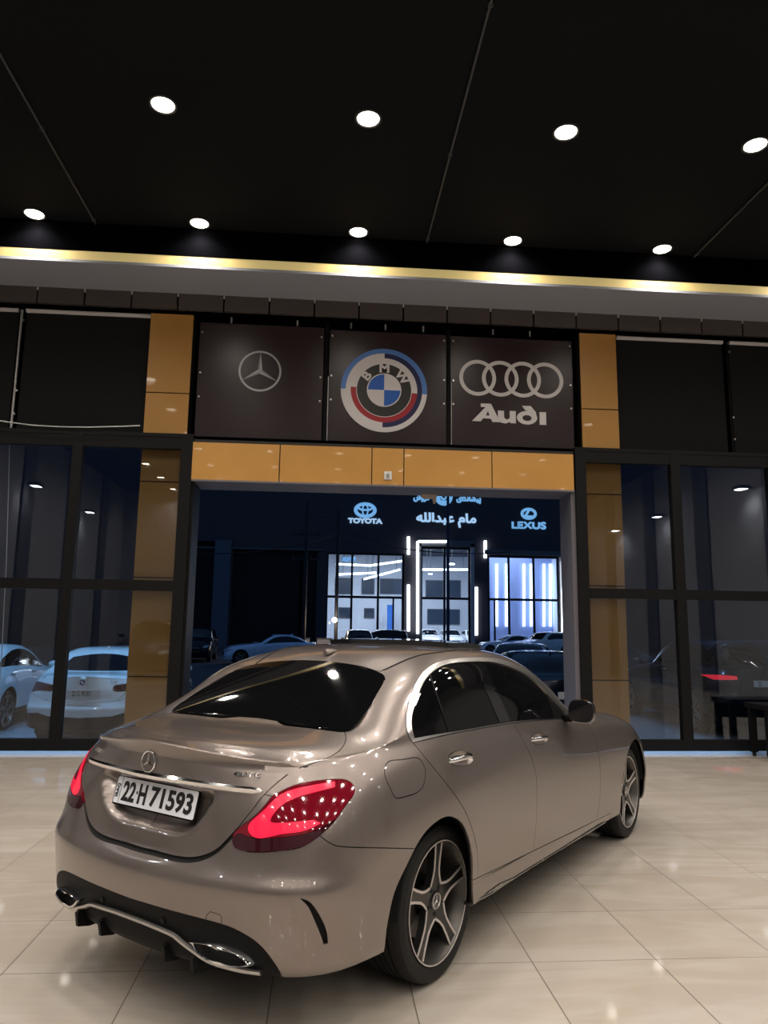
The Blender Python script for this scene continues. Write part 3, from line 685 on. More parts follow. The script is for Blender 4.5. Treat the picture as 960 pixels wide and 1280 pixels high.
        for e in bd:
            f = e.link_faces[0]; a, b_ = e.verts; t = (b_.co-a.co); n = (a[lay]+b_[lay])/2
            d = n.cross(t); L = d.length
            if L < 1e-12: continue
            d /= L
            if d.dot(f.calc_center_median()-(a.co+b_.co)/2) < 0: d = -d
            for v in e.verts: inw.setdefault(v, []).append(d)
        if meshn:
            bm.normal_update()
            for v in bm.verts: v[lay] = v.normal
        new = {}
        for v, ds in inw.items():
            d = sum(ds, Vector()); d = d.normalized() if d.length > 1e-6 else Vector()
            onmid = both and abs(v.co.y) < 1e-6
            m = d*gap
            if onmid: m.y = 0
            v.co += m
            if skirt:
                a = bm.verts.new(v.co); a[lay] = -d; b_ = bm.verts.new(v.co-v[lay]*skirt+d*skirt*.2); b_[lay] = -d; new[v] = (a, b_)
        if skirt:
            for e in bd:
                a, b_ = e.verts
                if a in new and b_ in new:
                    f = e.link_faces[0]; vs = list(f.verts); i = vs.index(a)
                    fwd = vs[(i+1) % 3] is b_
                    q = (new[b_][0], new[a][0], new[a][1], new[b_][1]) if fwd else (new[a][0], new[b_][0], new[b_][1], new[a][1])
                    try: bm.faces.new(q)
                    except ValueError: pass
        loose = [v for v in bm.verts if not v.link_faces]
        bmesh.ops.delete(bm, geom=loose, context='VERTS')
        return bm, lay
    def part(c, name, names, m, parent, **kw):
        bm, lay = c.panel(names, **kw)
        nor = [Vector(v[lay]) for v in bm.verts]
        me = bpy.data.meshes.new(name); bm.to_mesh(me); bm.free()
        if len(me.polygons) == 0: print('EMPTY PANEL', name, names)
        me.shade_smooth(); me.normals_split_custom_set_from_vertices([n if n.length > .1 else Vector((0, 0, 1)) for n in nor])
        a = me.attributes.get('nn')
        if a: me.attributes.remove(a)
        return obj(name, me, m, parent)
# ------------------------------------------------------------------ the beige sedan
def L(x, s, z): return Vector((x, -s, z))
CAR_M = Matrix.Translation(CAR_O) @ Matrix.Rotation(math.pi/2-CAR_TH, 4, 'Z')
CAR_I = CAR_M.inverted()
sed = Surf(SED_OUT, SED_KEY, SED_TOP)
def car_ray(px, py):
    o = CAR_I @ CAMP; d = CAR_I.to_3x3() @ ray(px, py); return Vector((o.x, -o.y, o.z)), Vector((d.x, -d.y, d.z))
def lat_at(px, py, s):
    o, d = car_ray(px, py); return o+d*((s-o.y)/d.y)
def pux(pts, step=2.0, closed=False): return [sed.hit(*car_ray(*p)) for p in spath(pts, step, closed)]
def sideuv(pts, step=.012, closed=False): return [sed.hit((x, 2, z), (0, -1, 0)) for x, z in spath(pts, step, closed)]
def topuv(pts, step=.012, closed=False): return [sed.hit((x, max(s, .004), 3), (0, 0, -1)) for x, s in spath(pts, step, closed)]
def rearuv(pts, step=.012, closed=False): return [sed.hit((-3, max(s, .004), z), (1, 0, 0)) for s, z in spath(pts, step, closed)]
def frontuv(pts, step=.012, closed=False): return [sed.hit((6, max(s, .004), z), (-1, 0, 0)) for s, z in spath(pts, step, closed)]
REG = []
UM = sed.U[-1]
# wheel openings
ra = pux([(477, 1200), (481, 1185), (483, 1166), (487, 1142), (492, 1120), (509.5, 1080), (526.7, 1047.5), (544, 1028.6), (563.6, 1021), (575, 1027), (584, 1042.5), (590.6, 1077.5), (590.5, 1105), (592, 1132)])
REG.append(('arch_rear', ra+[(ra[-1][0], -.1), (ra[0][0], -.1)]))
fa = sideuv([(2.84+.375*math.cos(math.radians(a)), .345+.375*math.sin(math.radians(a))) for a in range(200, -21, -10)])
REG.append(('arch_front', fa+[(fa[-1][0], -.1), (fa[0][0], -.1)]))
# tail light
TL = [(340, 995.5, 1), (365, 983), (395.6, 976), (422, 974), (437, 977), (443.3, 985.6), (435, 1003), (417.5, 1027), (400, 1043.6), (378, 1058), (347.5, 1063.5), (308, 1064), (293, 1057.5), (290.6, 1049), (312.5, 1025)]
tl = pux(TL, 1.6, True)
REG.append(('tl_bar', pux([(418.5, 977.3, 1), (382.5, 983.4), (349, 995), (327, 1016), (311, 1038), (315, 1044), (347.5, 1043.7), (382.5, 1038), (401, 1029, 1), (392, 1025, 1), (352, 1028.6), (338.5, 1026.5), (344, 1015), (362.8, 1000.5), (395.6, 990), (418.5, 984, 1)], 1.6, True)))
tl2 = pux([(300, 1042, 1), (315, 1047), (347, 1047.5), (385, 1041.5), (420, 1024, 1)], 1.6)
c_ = [p for p in tl]
REG.append(('tl_dark', tl2+pux([(417.5, 1027, 1), (400, 1043.6), (378, 1058), (347.5, 1063.5), (308, 1064), (293, 1057.5), (290.6, 1049), (300, 1042, 1)], 1.6), tl))
REG.append(('tail_light', tl))
# glass of the rear and side windows
rg = topuv([(-.352, 0), (-.357, .12)])+pux([(355, 906.8, 1), (395, 911.4), (424, 915, 1), (431, 915, 1), (440, 911.5), (448, 905), (456, 893), (466, 876), (474, 862), (479.5, 851), (479.5, 844.5), (475, 841), (459, 835), (435, 830.5), (412, 827.5, 1)])
REG.append(('rear_window', rg+[(rg[-1][0], 2.1), (rg[0][0], 2.1)]))
dlo_in = [(518, 922.5, 1), (515.5, 912), (515, 897), (521, 874.7), (532, 850), (547.7, 835.5), (560, 830.5), (575, 828.2), (598, 827.2), (617, 828.2), (632, 832), (654, 841.4), (672.5, 855.4), (695, 880.5), (708, 894, 1), (708, 897.6, 1), (675, 898.8), (642, 901.6), (610, 906.5), (580, 911.8), (550, 916.8)]
DI = pux(dlo_in, 1.6, True)
REG.append(('dlo_div', pux([(535.5, 840, 1), (537.5, 840, 1), (565, 918, 1), (562, 918, 1)], 3, True), DI))
REG.append(('dlo_pillar', pux([(591, 824, 1), (604, 824, 1), (641, 906, 1), (627, 908, 1)], 3, True), DI))
REG.append(('dlo_tri', pux([(683, 866, 1), (690, 871, 1), (715, 899, 1), (695, 903, 1)], 3, True), DI))
REG.append(('dlo_glass_q', pux([(505, 930, 1), (505, 835, 1), (536.5, 838, 1), (563.5, 920, 1)], 4, True), DI))
REG.append(('dlo_glass_r', pux([(536.5, 838, 1), (536, 820, 1), (597.5, 820, 1), (634, 910, 1), (563.5, 920, 1)], 4, True), DI))
REG.append(('dlo_glass_f', pux([(597.5, 820, 1), (640, 822, 1), (725, 895, 1), (720, 905, 1), (634, 910, 1)], 4, True), DI))
dlo_names = [r[0] for r in REG if r[0].startswith('dlo')]
dlo_out = pux([(516.2, 928.6, 1), (511, 921), (508, 912), (507.6, 895), (514.5, 866), (528, 840.5), (545.5, 828.5), (573.5, 823), (602.5, 821.7), (631, 825.6), (653.5, 835), (676, 850.5), (698.7, 873.5), (716, 893, 1), (716, 898.5, 1), (680, 899.8), (642, 903.8), (610, 908.8), (580, 914.3), (545, 921.5)], 1.6, True)
REG.append(('dlo_seal', DI))
REG.append(('dlo_trim', dlo_out))
# fuel flap
REG.append(('fuel_flap', pux([(484, 953.5), (504, 949.5), (524, 948.4), (530, 957), (531.6, 972.5), (528, 984), (521, 991), (506, 996), (495, 997.5), (489, 988), (483, 975), (480.5, 963)], 1.6, True)))
for nm, cx, cy, rx, ry in (('cup_rear', 575.8, 948, 15.5, 9.5), ('cup_front', 673.8, 923.5, 10.5, 7)):
    REG.append((nm, pux([(cx+rx*math.cos(math.radians(a)), cy+ry*math.sin(math.radians(a))) for a in range(0, 360, 20)], 1.5, True)))
# boot lid: shut line from the rear glass down round the lamp to the bottom edge
shut = pux([(430.5, 915, 1), (432.3, 922), (430.5, 930), (424, 938.5), (406, 949), (386, 956), (368, 963), (352, 974), (338, 986), (327, 997), (318, 1009), (310, 1019), (298, 1034), (285, 1048), (275, 1058), (266, 1064.5), (255, 1069), (243, 1071.5), (225, 1071), (205, 1066.5), (195, 1063.5, 1)])
wlow = shut[-1][1]; shut_b = next(i for i, q in enumerate(shut) if q[1] < sed.hit(*car_ray(299, 1033))[1])
REG.append(('lid', shut+[(-.1, wlow), (-.1, 2.1), (rg[0][0], 2.1)]+[p for p in rg[:6]]))
REG.append(('lid_gap_shade', [(-.1, wlow)]+shut[:shut_b:-1]+pux([(300, 1037, 1), (285, 1053), (275, 1063), (266, 1069.5), (255, 1074.5), (243, 1077.5), (225, 1077.5), (205, 1073), (195, 1070, 1)])+[(-.1, sed.hit(*car_ray(195, 1070))[1])]))  # dark band standing in for the shadow under the lid's lower edge
# bumper, its lower black part and the air slit
REG.append(('vent', pux([(376, 1123.6, 1), (386, 1127.5), (393, 1135), (402, 1150), (408, 1166), (409.5, 1179, 1), (405, 1180, 1), (399.5, 1164), (391, 1144), (384, 1131)], 1.6, True)))
dt = pux([(185, 1130, 1), (216, 1139), (250, 1148), (275.6, 1155), (290, 1160), (304, 1167), (318, 1176), (329, 1186), (342, 1203), (350, 1216), (354, 1226, 1)])
REG.append(('tip', pux([(242, 1175.2, 1), (263, 1178), (282, 1183.5), (300.6, 1190.5), (311, 1198), (316.5, 1204.5, 1), (304, 1206), (291, 1205.5), (278, 1202.5), (266, 1197.5), (255, 1189.5)], 1.6, True)))
REG.append(('diffuser', [(-.1, dt[0][1])]+dt+[(dt[-1][0], -.1), (-.1, -.1)]))
shut_i = next(i for i, q in enumerate(shut) if q[1] < sed.hit(*car_ray(327, 992))[1])
bs = pux([(327, 992, 1), (340, 995.5, 1), (385, 1020, 1), (400, 1044.7, 1), (408, 1051), (417.5, 1056.2), (430, 1058.5), (450, 1059.4), (480, 1060), (525, 1061, 1)])
REG.append(('bumper', [(-.1, -.1), (-.1, wlow)]+shut[:shut_i:-1]+bs+[(bs[-1][0]+.1, -.1)]))
# sill, doors
sk = pux([(580, 1106, 1), (588.4, 1101.6, 1), (673, 1060.5, 1), (759, 1018.5, 1), (764, 1016, 1)], 4)
REG.append(('skirt', sk+[(sk[-1][0], -.1), (sk[0][0], -.1)]))
dr = [(516.5, 928.8, 1), (530, 945), (547, 966), (562, 984.5), (575, 1003), (585, 1022), (591.6, 1041), (596, 1060), (597.5, 1077.5), (596.5, 1102, 1)]
db = [(641, 903, 1), (652, 922), (663, 944), (668.5, 961), (671, 979), (671, 1010), (669.4, 1038), (666, 1064.5, 1)]
DR, DB = pux(dr), pux(db)
REG.append(('door_rear', DR+DB[::-1]+pux([(610, 860, 1), (540, 880, 1)])))
df = pux([(716, 896, 1), (729, 899), (736.5, 906.6), (742.5, 921), (747.5, 940), (750, 957), (750.5, 980), (749, 1005), (746, 1026, 1)])
REG.append(('door_front', df+DB[::-1]+pux([(612, 860, 1), (690, 885, 1)])))
# upper panels
rd = pux([(475.6, 839.5, 1), (497, 829.5), (522.5, 819.5), (552, 815, 1)])
xr = [sed.ev(*q) for q in rd]; rs = xr[-1]
rf = rd+topuv([(rs[0]+.08, rs[1]), (.95, .535), (1.22, .53, 1), (1.25, .3), (1.26, 0)])
REG.append(('sunroof', topuv([(.74, 0), (.74, .44, 1), (1.16, .44, 1), (1.19, .2), (1.195, 0)])+[(sed.hit((1.195, .004, 3), (0, 0, -1))[0], 2.1), (sed.hit((.74, .004, 3), (0, 0, -1))[0], 2.1)]))
REG.append(('roof', rf+[(rf[-1][0], 2.1), (rg[-1][0], 2.1)]+[p for p in rg[:-18:-1]][:14]))
ws = topuv([(1.275, 0), (1.27, .3), (1.235, .55), (1.26, .60), (1.5, .655), (1.9, .72, 1), (2.03, .5), (2.09, .2), (2.1, 0)])
REG.append(('windscreen', ws+[(ws[-1][0], 2.1), (ws[0][0], 2.1)]))
hd = topuv([(2.12, 0), (2.11, .25), (2.04, .55), (1.96, .72, 1), (2.4, .715), (2.84, .70), (3.15, .655), (3.36, .57, 1), (3.46, .35), (3.49, .08)])
REG.append(('hood', hd+[(UM+.1, hd[-1][1]), (UM+.1, 2.1), (hd[0][0], 2.1)]))
REG.append(('headlight', frontuv([(.50, .60), (.60, .58), (.72, .615), (.80, .67), (.81, .71), (.74, .735), (.62, .71), (.52, .665)], .012, True)))
gr = frontuv([(.0, .68, 1), (.30, .665), (.42, .60), (.40, .48), (.30, .43), (0, .42, 1)])
REG.append(('grille', gr+[(UM+.1, gr[-1][1]), (UM+.1, gr[0][1])]))
fb = sideuv([(3.16, .20, 1), (3.16, .56, 1)])
REG.append(('front_bumper', [(fb[0][0], -.1)]+fb+frontuv([(.80, .64), (.5, .60), (.02, .70)])+[(UM+.1, .95), (UM+.1, -.1)]))
cut = Cut(sed, REG)
M_PAINT = paint('beige_silver_paint', (.212, .178, .162), .30, .72)
CAR = empty('sedan_car', CAR_O, math.pi/2-CAR_TH, 'champagne beige sedan with lit red tail lights standing on the glossy tiles inside the showroom', 'car')
P = lambda name, names, m, **k: cut.part(name, names, m, k.pop('parent', CAR), **k)
allreg = [n for n in cut.names if n not in ('arch_rear', 'arch_front')]
shell = P('body_shell', [None], M_PAINT, both=True)
rb_ = P('rear_bumper', ['bumper'], M_PAINT, both=True); P('lid_gap_shade', ['lid_gap_shade'], M_SEAM, both=True, lift=-.012, gap=-.004, parent=rb_)
P('air_vent', ['vent'], M_BLACK, lift=-.012, parent=rb_); P('air_vent', ['vent'], M_BLACK, side=-1, lift=-.012, parent=rb_)
# recess round the number plate
rec = [(-.35, 0)]+[(0, 0)]
rc_px = pux([(196, 969.5, 1), (268, 988, 1), (266, 999), (258, 1015), (247, 1031), (236, 1040.5), (218, 1045.5), (195, 1041, 1)])
recp = [(-.35, rc_px[0][1]*WS)]+[(u, w*WS) for u, w in rc_px]+[(-.35, rc_px[-1][1]*WS)]
def rec_disp(u, w):
    if w > 1 or u > .75: return 0
    y = w*WS
    if not inpoly(np.array([u]), np.array([y]), recp)[0]: return 0
    t = min(1, polydist(u, y, recp)/.03); return -.055*t*t*(3-2*t)
P('inner_shell', allreg+[None], M_SEAM, both=True, lift=-.016, skirt=0, gap=0, disp=rec_disp)
lid = P('boot_lid', ['lid'], M_PAINT, both=True, disp=rec_disp, meshn=True)
P('diffuser', ['diffuser'], M_BLACK, both=True, lift=-.003)
P('rear_window', ['rear_window'], M_TINT, both=True, lift=.003, fit=True, meshn=True, gap=-.004)
P('windscreen', ['windscreen'], M_TINT, both=True, lift=-.002)
roof = P('roof', ['roof'], M_PAINT, both=True, gap=.004)
P('sunroof', ['sunroof'], M_GLOSSBLACK, both=True, lift=.028, skirt=.032, parent=roof)
P('hood', ['hood'], M_PAINT, both=True)
P('front_bumper', ['front_bumper'], M_PAINT, both=True)
P('grille', ['grille'], M_BLACK, both=True, lift=-.01)
M_LENS = mat('red_lens', (.10, .002, .006), .08, coat=1, emit=(.5, .0, .03), estr=.12)
M_LAMPRED = mat('lit_red_lamp', (.5, .01, .03), .2, coat=1, emit=(1, .010, .055), estr=.85)
M_LENSDARK = mat('dark_red_lens', (.03, .002, .006), .06, coat=1)
for sd in (1, -1):
    t_ = P('tail_light', ['tail_light'], M_LENS, side=sd, lift=.003)
    P('light_bar', ['tl_bar'], M_LAMPRED, side=sd, lift=.004, gap=0, parent=t_); P('reflector', ['tl_dark'], M_LENSDARK, side=sd, lift=.003, gap=0, parent=t_)
    P('headlight', ['headlight'], M_GLOSSBLACK, side=sd, lift=.002)
    P('side_skirt', ['skirt'], M_PAINT, side=sd)
    d1 = P('rear_door', ['door_rear'], M_PAINT, side=sd); d2 = P('front_door', ['door_front'], M_PAINT, side=sd)
    P('window_glass', ['dlo_glass_r'], M_TINT, side=sd, lift=-.004, parent=d1); P('quarter_glass', ['dlo_glass_q'], M_TINT, side=sd, lift=-.004, parent=d1)
    P('window_divider', ['dlo_div'], M_BLACK, side=sd, lift=-.001, parent=d1); P('window_glass', ['dlo_glass_f'], M_TINT, side=sd, lift=-.004, parent=d2)
    P('mirror_base', ['dlo_tri'], M_BLACK, side=sd, lift=-.001, parent=d2); P('door_pillar', ['dlo_pillar'], M_GLOSSBLACK, side=sd, lift=-.002, parent=d1)
    P('window_trim', ['dlo_trim'], M_SATIN, side=sd, lift=.002)
    P('window_seal', ['dlo_seal'], M_BLACK, side=sd, lift=-.002)
    for dd, nm in ((d1, 'cup_rear'), (d2, 'cup_front')):
        pl = [(u, w*WS) for u, w in [r for r in REG if r[0] == nm][0][1]]
        def bowl(u, w, pl=pl):
            t = min(1, polydist(u, w*WS, pl)/.03); return -.02*t*(2-t)
        P('handle_cup', [nm], M_PAINT, side=sd, disp=bowl, meshn=True, gap=0, skirt=0, parent=dd)
P('fuel_flap', ['fuel_flap'], M_PAINT, gap=.0022)
P('fender_patch', ['fuel_flap'], M_PAINT, side=-1, gap=-.002, skirt=0)
# ---- details of the beige sedan
def sp(u, w, off=0, sg=1):
    """point on the body (local axes), pushed out by off; sg -1 on the left side"""
    p = sed.ev(u, w); n = sed.ev(u, w, sed.N); n = n/np.linalg.norm(n); q = p+n*off
    return Vector((q[0], -sg*q[1], q[2]))
def sn(u, w, sg=1):
    n = sed.ev(u, w, sed.N); return Vector((n[0], -sg*n[1], n[2])).normalized()
def both_path(uvs, off):
    """uvs from the centre line outwards on the right half -> points from left to right"""
    return [sp(u, w, off, -1) for u, w in uvs[::-1]]+[sp(u, w, off, 1) for u, w in uvs[1:]]
# lip spoiler along the edge of the boot lid
ua = sed.U[sed.ia]
def deck_pt(t, v):
    """t 0 centre..1 corner along the rear lip; v metres ahead of it on the deck"""
    p = sed.ev(ua*t, 1.0); h = sed.bvh.ray_cast(Vector((p[0]+v, max(p[1]-.03*v, .004), 3)), Vector((0, 0, -1)))
    return np.array(h[0]) if h[0] is not None else p
bm = bmesh.new(); rows = []
TT = np.linspace(0, .91, 34)
for t in list(-TT[:0:-1])+list(TT):
    a = abs(t); sg = 1 if t >= 0 else -1; e = max(0, min(1, (.91-a)/.14)); e = e*e*(3-2*e)
    p = sed.ev(ua*a, 1.0); fr = deck_pt(a, .085*e+.006); md = deck_pt(a, .05*e+.004); lo = sed.ev(ua*a, .965); n = sed.ev(ua*a, .985, sed.N)
    ring = [fr+[0, 0, .0006], md+[0, 0, .004*e+.0006], p+[.008, 0, .012*e+.001], p+[-.010*e, 0, .016*e+.001], p+[-.013*e-.001, 0, .011*e], p+[-.006*e-.001, 0, -.004*e], lo+n*.001]
    rows.append([bm.verts.new((q[0], -sg*q[1], q[2])) for q in ring])
for a, b in zip(rows, rows[1:]):
    for k in range(len(a)-1): bm.faces.new((a[k], a[k+1], b[k+1], b[k]))
bmesh.ops.recalc_face_normals(bm, faces=bm.faces[:])
bobj('spoiler', bm, M_PAINT, lid, smooth=50)
# chrome strip above the plate
cs = pux([(197, 971, 1), (230, 976.5), (268, 983), (300, 987.5), (328, 990.5, 1)], 3)
bm = bmesh.new(); path = both_path(cs, .004); nn = len(path)
ups = [Vector((0, 0, 1))]*nn
rings = []
for i, p in enumerate(path):
    e = min(1, min(i, nn-1-i)/5+.25); hz = .0145*e
    u, w = (cs[::-1]+cs[1:])[i]; n = sn(u, w, -1 if i < len(cs)-1 else 1)
    rings.append([bm.verts.new(q) for q in (p-n*.012+Vector((0, 0, hz)), p+n*.006*e+Vector((0, 0, hz*.95)), p+n*.015*e+Vector((0, 0, hz*.25)), p+n*.012*e-Vector((0, 0, hz*.6)), p-Vector((0, 0, hz)), p-n*.012-Vector((0, 0, hz)))])
for a, b in zip(rings, rings[1:]):
    for k in range(5): bm.faces.new((a[k], a[k+1], b[k+1], b[k]))
bmesh.ops.recalc_face_normals(bm, faces=bm.faces[:]); bobj('chrome_strip', bm, M_CHROME, lid, smooth=45)
# star emblem
def star(bm, c, r, right, up, th=.004, ring=.09):
    c = Vector(c); right = Vector(right).normalized(); up = Vector(up).normalized(); n = right.cross(up)
    tube(bm, [c+(right*math.cos(2*math.pi*k/40)+up*math.sin(2*math.pi*k/40))*r for k in range(40)], r*ring, 8, closed=True)
    top = bm.verts.new(c+n*th*1.6); bot = bm.verts.new(c-n*th*.5); tips = []; vals = []
    for k in range(3):
        a = math.radians(90+120*k); tips.append(bm.verts.new(c+(right*math.cos(a)+up*math.sin(a))*r*.97+n*th*.3))
        a = math.radians(150+120*k); vals.append(bm.verts.new(c+(right*math.cos(a)+up*math.sin(a))*r*.13+n*th*.3))
    for k in range(3):
        bm.faces.new((top, vals[k-1], tips[k])); bm.faces.new((top, tips[k], vals[k])); bm.faces.new((bot, tips[k], vals[k-1])); bm.faces.new((bot, vals[k], tips[k]))
r0 = sed.hit(*car_ray(186.5, 952)); c0 = sp(.002, r0[1], .006)
e0 = sp(.002, r0[1]-.03)-sp(.002, r0[1]+.03); upv = -e0.normalized()
bm = bmesh.new(); star(bm, (c0.x, 0, c0.z), .0415, (0, -1, 0), upv); bobj('star_emblem', bm, M_CHROME, lid)
# lettering on the lid
def badge(txt, px, py, size, sg, name):
    u, w = sed.hit(*car_ray(px, py)); c = sp(u, w, .003, sg); n = sn(u, w, sg); rt_ = Vector((0, 0, 1)).cross(n)
    rt_ = Vector((-n.y, n.x, 0)).normalized(); up_ = n.cross(rt_)
    if up_.z < 0: up_ = -up_; rt_ = -rt_
    me = place(text_mesh(txt, size, .004, .0002, 1.15, spacing=1.12), c, rt_, up_); return obj(name, me, M_CHROME, lid)
badge('4MATIC', 309, 969, .026, 1, 'model_lettering')
badge('C 300', 318, 972, .030, -1, 'model_lettering')
# number plate
pc = (lat_at(149.8, 971, -.255)+lat_at(246, 991.7, .255)+lat_at(237.6, 1024.9, .255)+lat_at(140.2, 1002, -.255))/4
PC = Vector((pc.x+.01, 0, pc.z)); tilt = math.radians(14)
rt_, up_ = Vector((0, -1, 0)), Vector((math.sin(tilt), 0, math.cos(tilt)))
PL = empty('number_plate_root'); bpy.data.objects.remove(PL)
def onplate(me, x, y, z): return place(me, PC+rt_*x+up_*y+rt_.cross(up_)*z, rt_, up_)
bm = bmesh.new(); prism(bm, rrect(-.262, -.060, .262, .060, .010), -.008, .002); me = bpy.data.meshes.new('number_plate'); bm.to_mesh(me); bm.free()
plate = obj('number_plate', onplate(me, 0, 0, 0), M_BLACK, lid)
bm = bmesh.new(); prism(bm, rrect(-.255, -.053, .255, .053, .008), .002, .0045); me = bpy.data.meshes.new('plate_face'); bm.to_mesh(me); bm.free()
obj('plate_face', onplate(me, 0, 0, 0), M_WHITEPLATE, plate)
def plate_text(txt, x, y, size, sx, bold, rot=0):
    me = text_mesh(txt, size, .002, bold, sx)
    if rot: me.transform(Matrix.Rotation(rot, 4, 'Z'))
    return obj('plate_characters', onplate(me, x, y, .0055), M_INK, plate)
def plate_fit(txt, x0, x1, h):
    me = text_mesh(txt, .11, .002, .0034, 1); xs = [v.co.x for v in me.vertices]; ys = [v.co.y for v in me.vertices]
    sx, sy = (x1-x0)/(max(xs)-min(xs)), h/(max(ys)-min(ys)); me.transform(Matrix.Diagonal((sx, sy, 1, 1)))
    return obj('plate_characters', onplate(me, x0-min(xs)*sx, -min(ys)*sy-h/2, .0055), M_INK, plate)
plate_fit('22', -.205, -.122, .080); plate_fit('H', -.098, -.048, .080); plate_fit('71593', -.022, .236, .080)
bm = bmesh.new(); box(bm, (-.114, -.004, 0), (-.106, .008, .0012)); me = bpy.data.meshes.new('m'); bm.to_mesh(me); bm.free(); obj('plate_dot', onplate(me, 0, 0, .0045), M_INK, plate)
plate_text('IRAQ', -.239, -.002, .024, 1, .0006, math.pi/2)
bm = bmesh.new(); box(bm, (-.222, -.05, 0), (-.220, .05, .0012)); me = bpy.data.meshes.new('m'); bm.to_mesh(me); bm.free()
obj('plate_divider', onplate(me, 0, 0, .0045), M_INK, plate)
M_PLATELAMP = mat('plate_lamp_lens', (.6, .7, 1), .3, emit=(.50, .66, 1), estr=40)
for x in (-.17, .20):
    bm = bmesh.new(); box(bm, (x-.035, .062, -.004), (x+.035, .070, .012)); me = bpy.data.meshes.new('m'); bm.to_mesh(me); bm.free()
    obj('plate_lamp', onplate(me, 0, 0, 0), M_PLATELAMP, plate)
# chrome edge of the diffuser, fins, tail pipes
M_FIN = mat('diffuser_black', (.006, .006, .0065), .45, spec=.15)
ds = pux([(180, 1150.5, 1), (210, 1163), (220, 1168), (229, 1175.5), (243, 1186), (260, 1197.3), (272, 1202.3), (285, 1206), (305, 1210.5), (327, 1213.5, 1)], 2.5)
bm = bmesh.new(); pth = both_path(ds, .010)
tube(bm, pth, 0, up=(0, 0, 1), prof=[(-.008, -.006), (-.008, .005), (-.002, .009), (.008, .006), (.009, -.003), (.002, -.008)])
bobj('diffuser_trim', bm, M_SATIN, rb_, smooth=40)
for y in (.36, .20, -.20, -.36):
    bm = bmesh.new(); prism(bm, [(-.99, .355), (-1.035, .33), (-1.025, .275), (-.97, .262), (-.80, .262), (-.80, .35)], y-.008, y+.008, 'y')
    bobj('diffuser_fin', bm, M_FIN, rb_)
tp = pux([(241.5, 1174.6, 1), (263, 1177.2), (282, 1182.8), (300.6, 1189.8), (311.5, 1197.5), (318, 1204.6, 1), (304, 1206.6), (291, 1206), (277, 1203), (265, 1198), (254, 1190)], 2.0, True)
M_PIPE = mat('pipe_inside', (.02, .019, .018), .5, .6)
for sg in (1, -1):
    bm = bmesh.new(); n_ = len(tp); A = [sp(u, w, 0, sg) for u, w in tp]; cen = sum(A, Vector())/n_
    loops = []
    for ins, dx in ((-.002, .02), (-.004, -.018), (.003, -.026), (.011, -.024), (.014, -.012), (.018, .02), (.022, .14)):
        loops.append([bm.verts.new(p+(cen-p).normalized()*ins+Vector((dx, 0, 0))) for p in A])
    for i, (a, b) in enumerate(zip(loops, loops[1:])):
        for k in range(n_): bm.faces.new((a[k], a[(k+1) % n_], b[(k+1) % n_], b[k])).material_index = 0 if i < 5 else 1
    bm.faces.new(loops[-1]).material_index = 1
    bmesh.ops.recalc_face_normals(bm, faces=bm.faces[:])
    bobj('exhaust_tip', bm, [M_CHROME, M_PIPE], rb_, smooth=50)
for sg in (1, -1): P('exhaust_recess', ['tip'], M_BLACK, side=sg, lift=-.03, gap=-.004, parent=rb_)
bm = bmesh.new(); tube(bm, [sp(u, w, .0002) for u, w in pux([(257.5, 1152), (258, 1144, 1), (263, 1139.5, 1), (275, 1143.5, 1), (277, 1147, 1), (276.5, 1157)], 2)], .0012, 6); bobj('tow_eye_cover', bm, M_SEAM, rb_)
for (px, py, sg) in ((110, 1117, 0), (203, 1152, 0)):
    u, w = sed.hit(*car_ray(px, py))
u, w = sed.hit(*car_ray(203, 1151.5))
for sg in (1, -1):
    bm = bmesh.new(); cyl(bm, sp(u, w, -.004, sg), sp(u, w, .003, sg), .012, 16); bobj('parking_sensor', bm, M_FIN, rb_, smooth=40)
# door handles
for d_, sd in ((d1, None),): pass
doors = {'r': [o for o in CAR.children if o.name.startswith('rear_door')], 'f': [o for o in CAR.children if o.name.startswith('front_door')]}
for key, (px, py) in (('r', (575.5, 947.5)), ('f', (673.5, 923.2))):
    u, w = sed.hit(*car_ray(px, py))
    for sg, dobj in ((1, doors[key][0]), (-1, doors[key][1])):
        c = sp(u, w, .0, sg); n = sn(u, w, sg); f = (sp(u+.02, w, 0, sg)-sp(u-.02, w, 0, sg)).normalized(); up_ = n.cross(f)
        if up_.z < 0: up_ = -up_
        bm = bmesh.new(); R_ = []
        for t in np.linspace(-1, 1, 22):
            bow = .034*(1-abs(t)**3.5)-.004; h = .0125*(1-.25*t*t); p = c+f*(.105*t)+n*bow
            R_.append([bm.verts.new(p+up_*(h*math.cos(a))+n*(.008*math.sin(a))) for a in np.linspace(0, 2*math.pi, 13)[:-1]])
        for a, b in zip(R_, R_[1:]):
            for k in range(12):
                fc = bm.faces.new((a[k], a[(k+1) % 12], b[(k+1) % 12], b[k])); fc.material_index = 1 if 1 <= k <= 4 else 0
        bm.faces.new(R_[0]); bm.faces.new(R_[-1]); bmesh.ops.recalc_face_normals(bm, faces=bm.faces[:])
        bobj('door_handle', bm, [M_CHROME, M_CHROME], dobj, smooth=60)
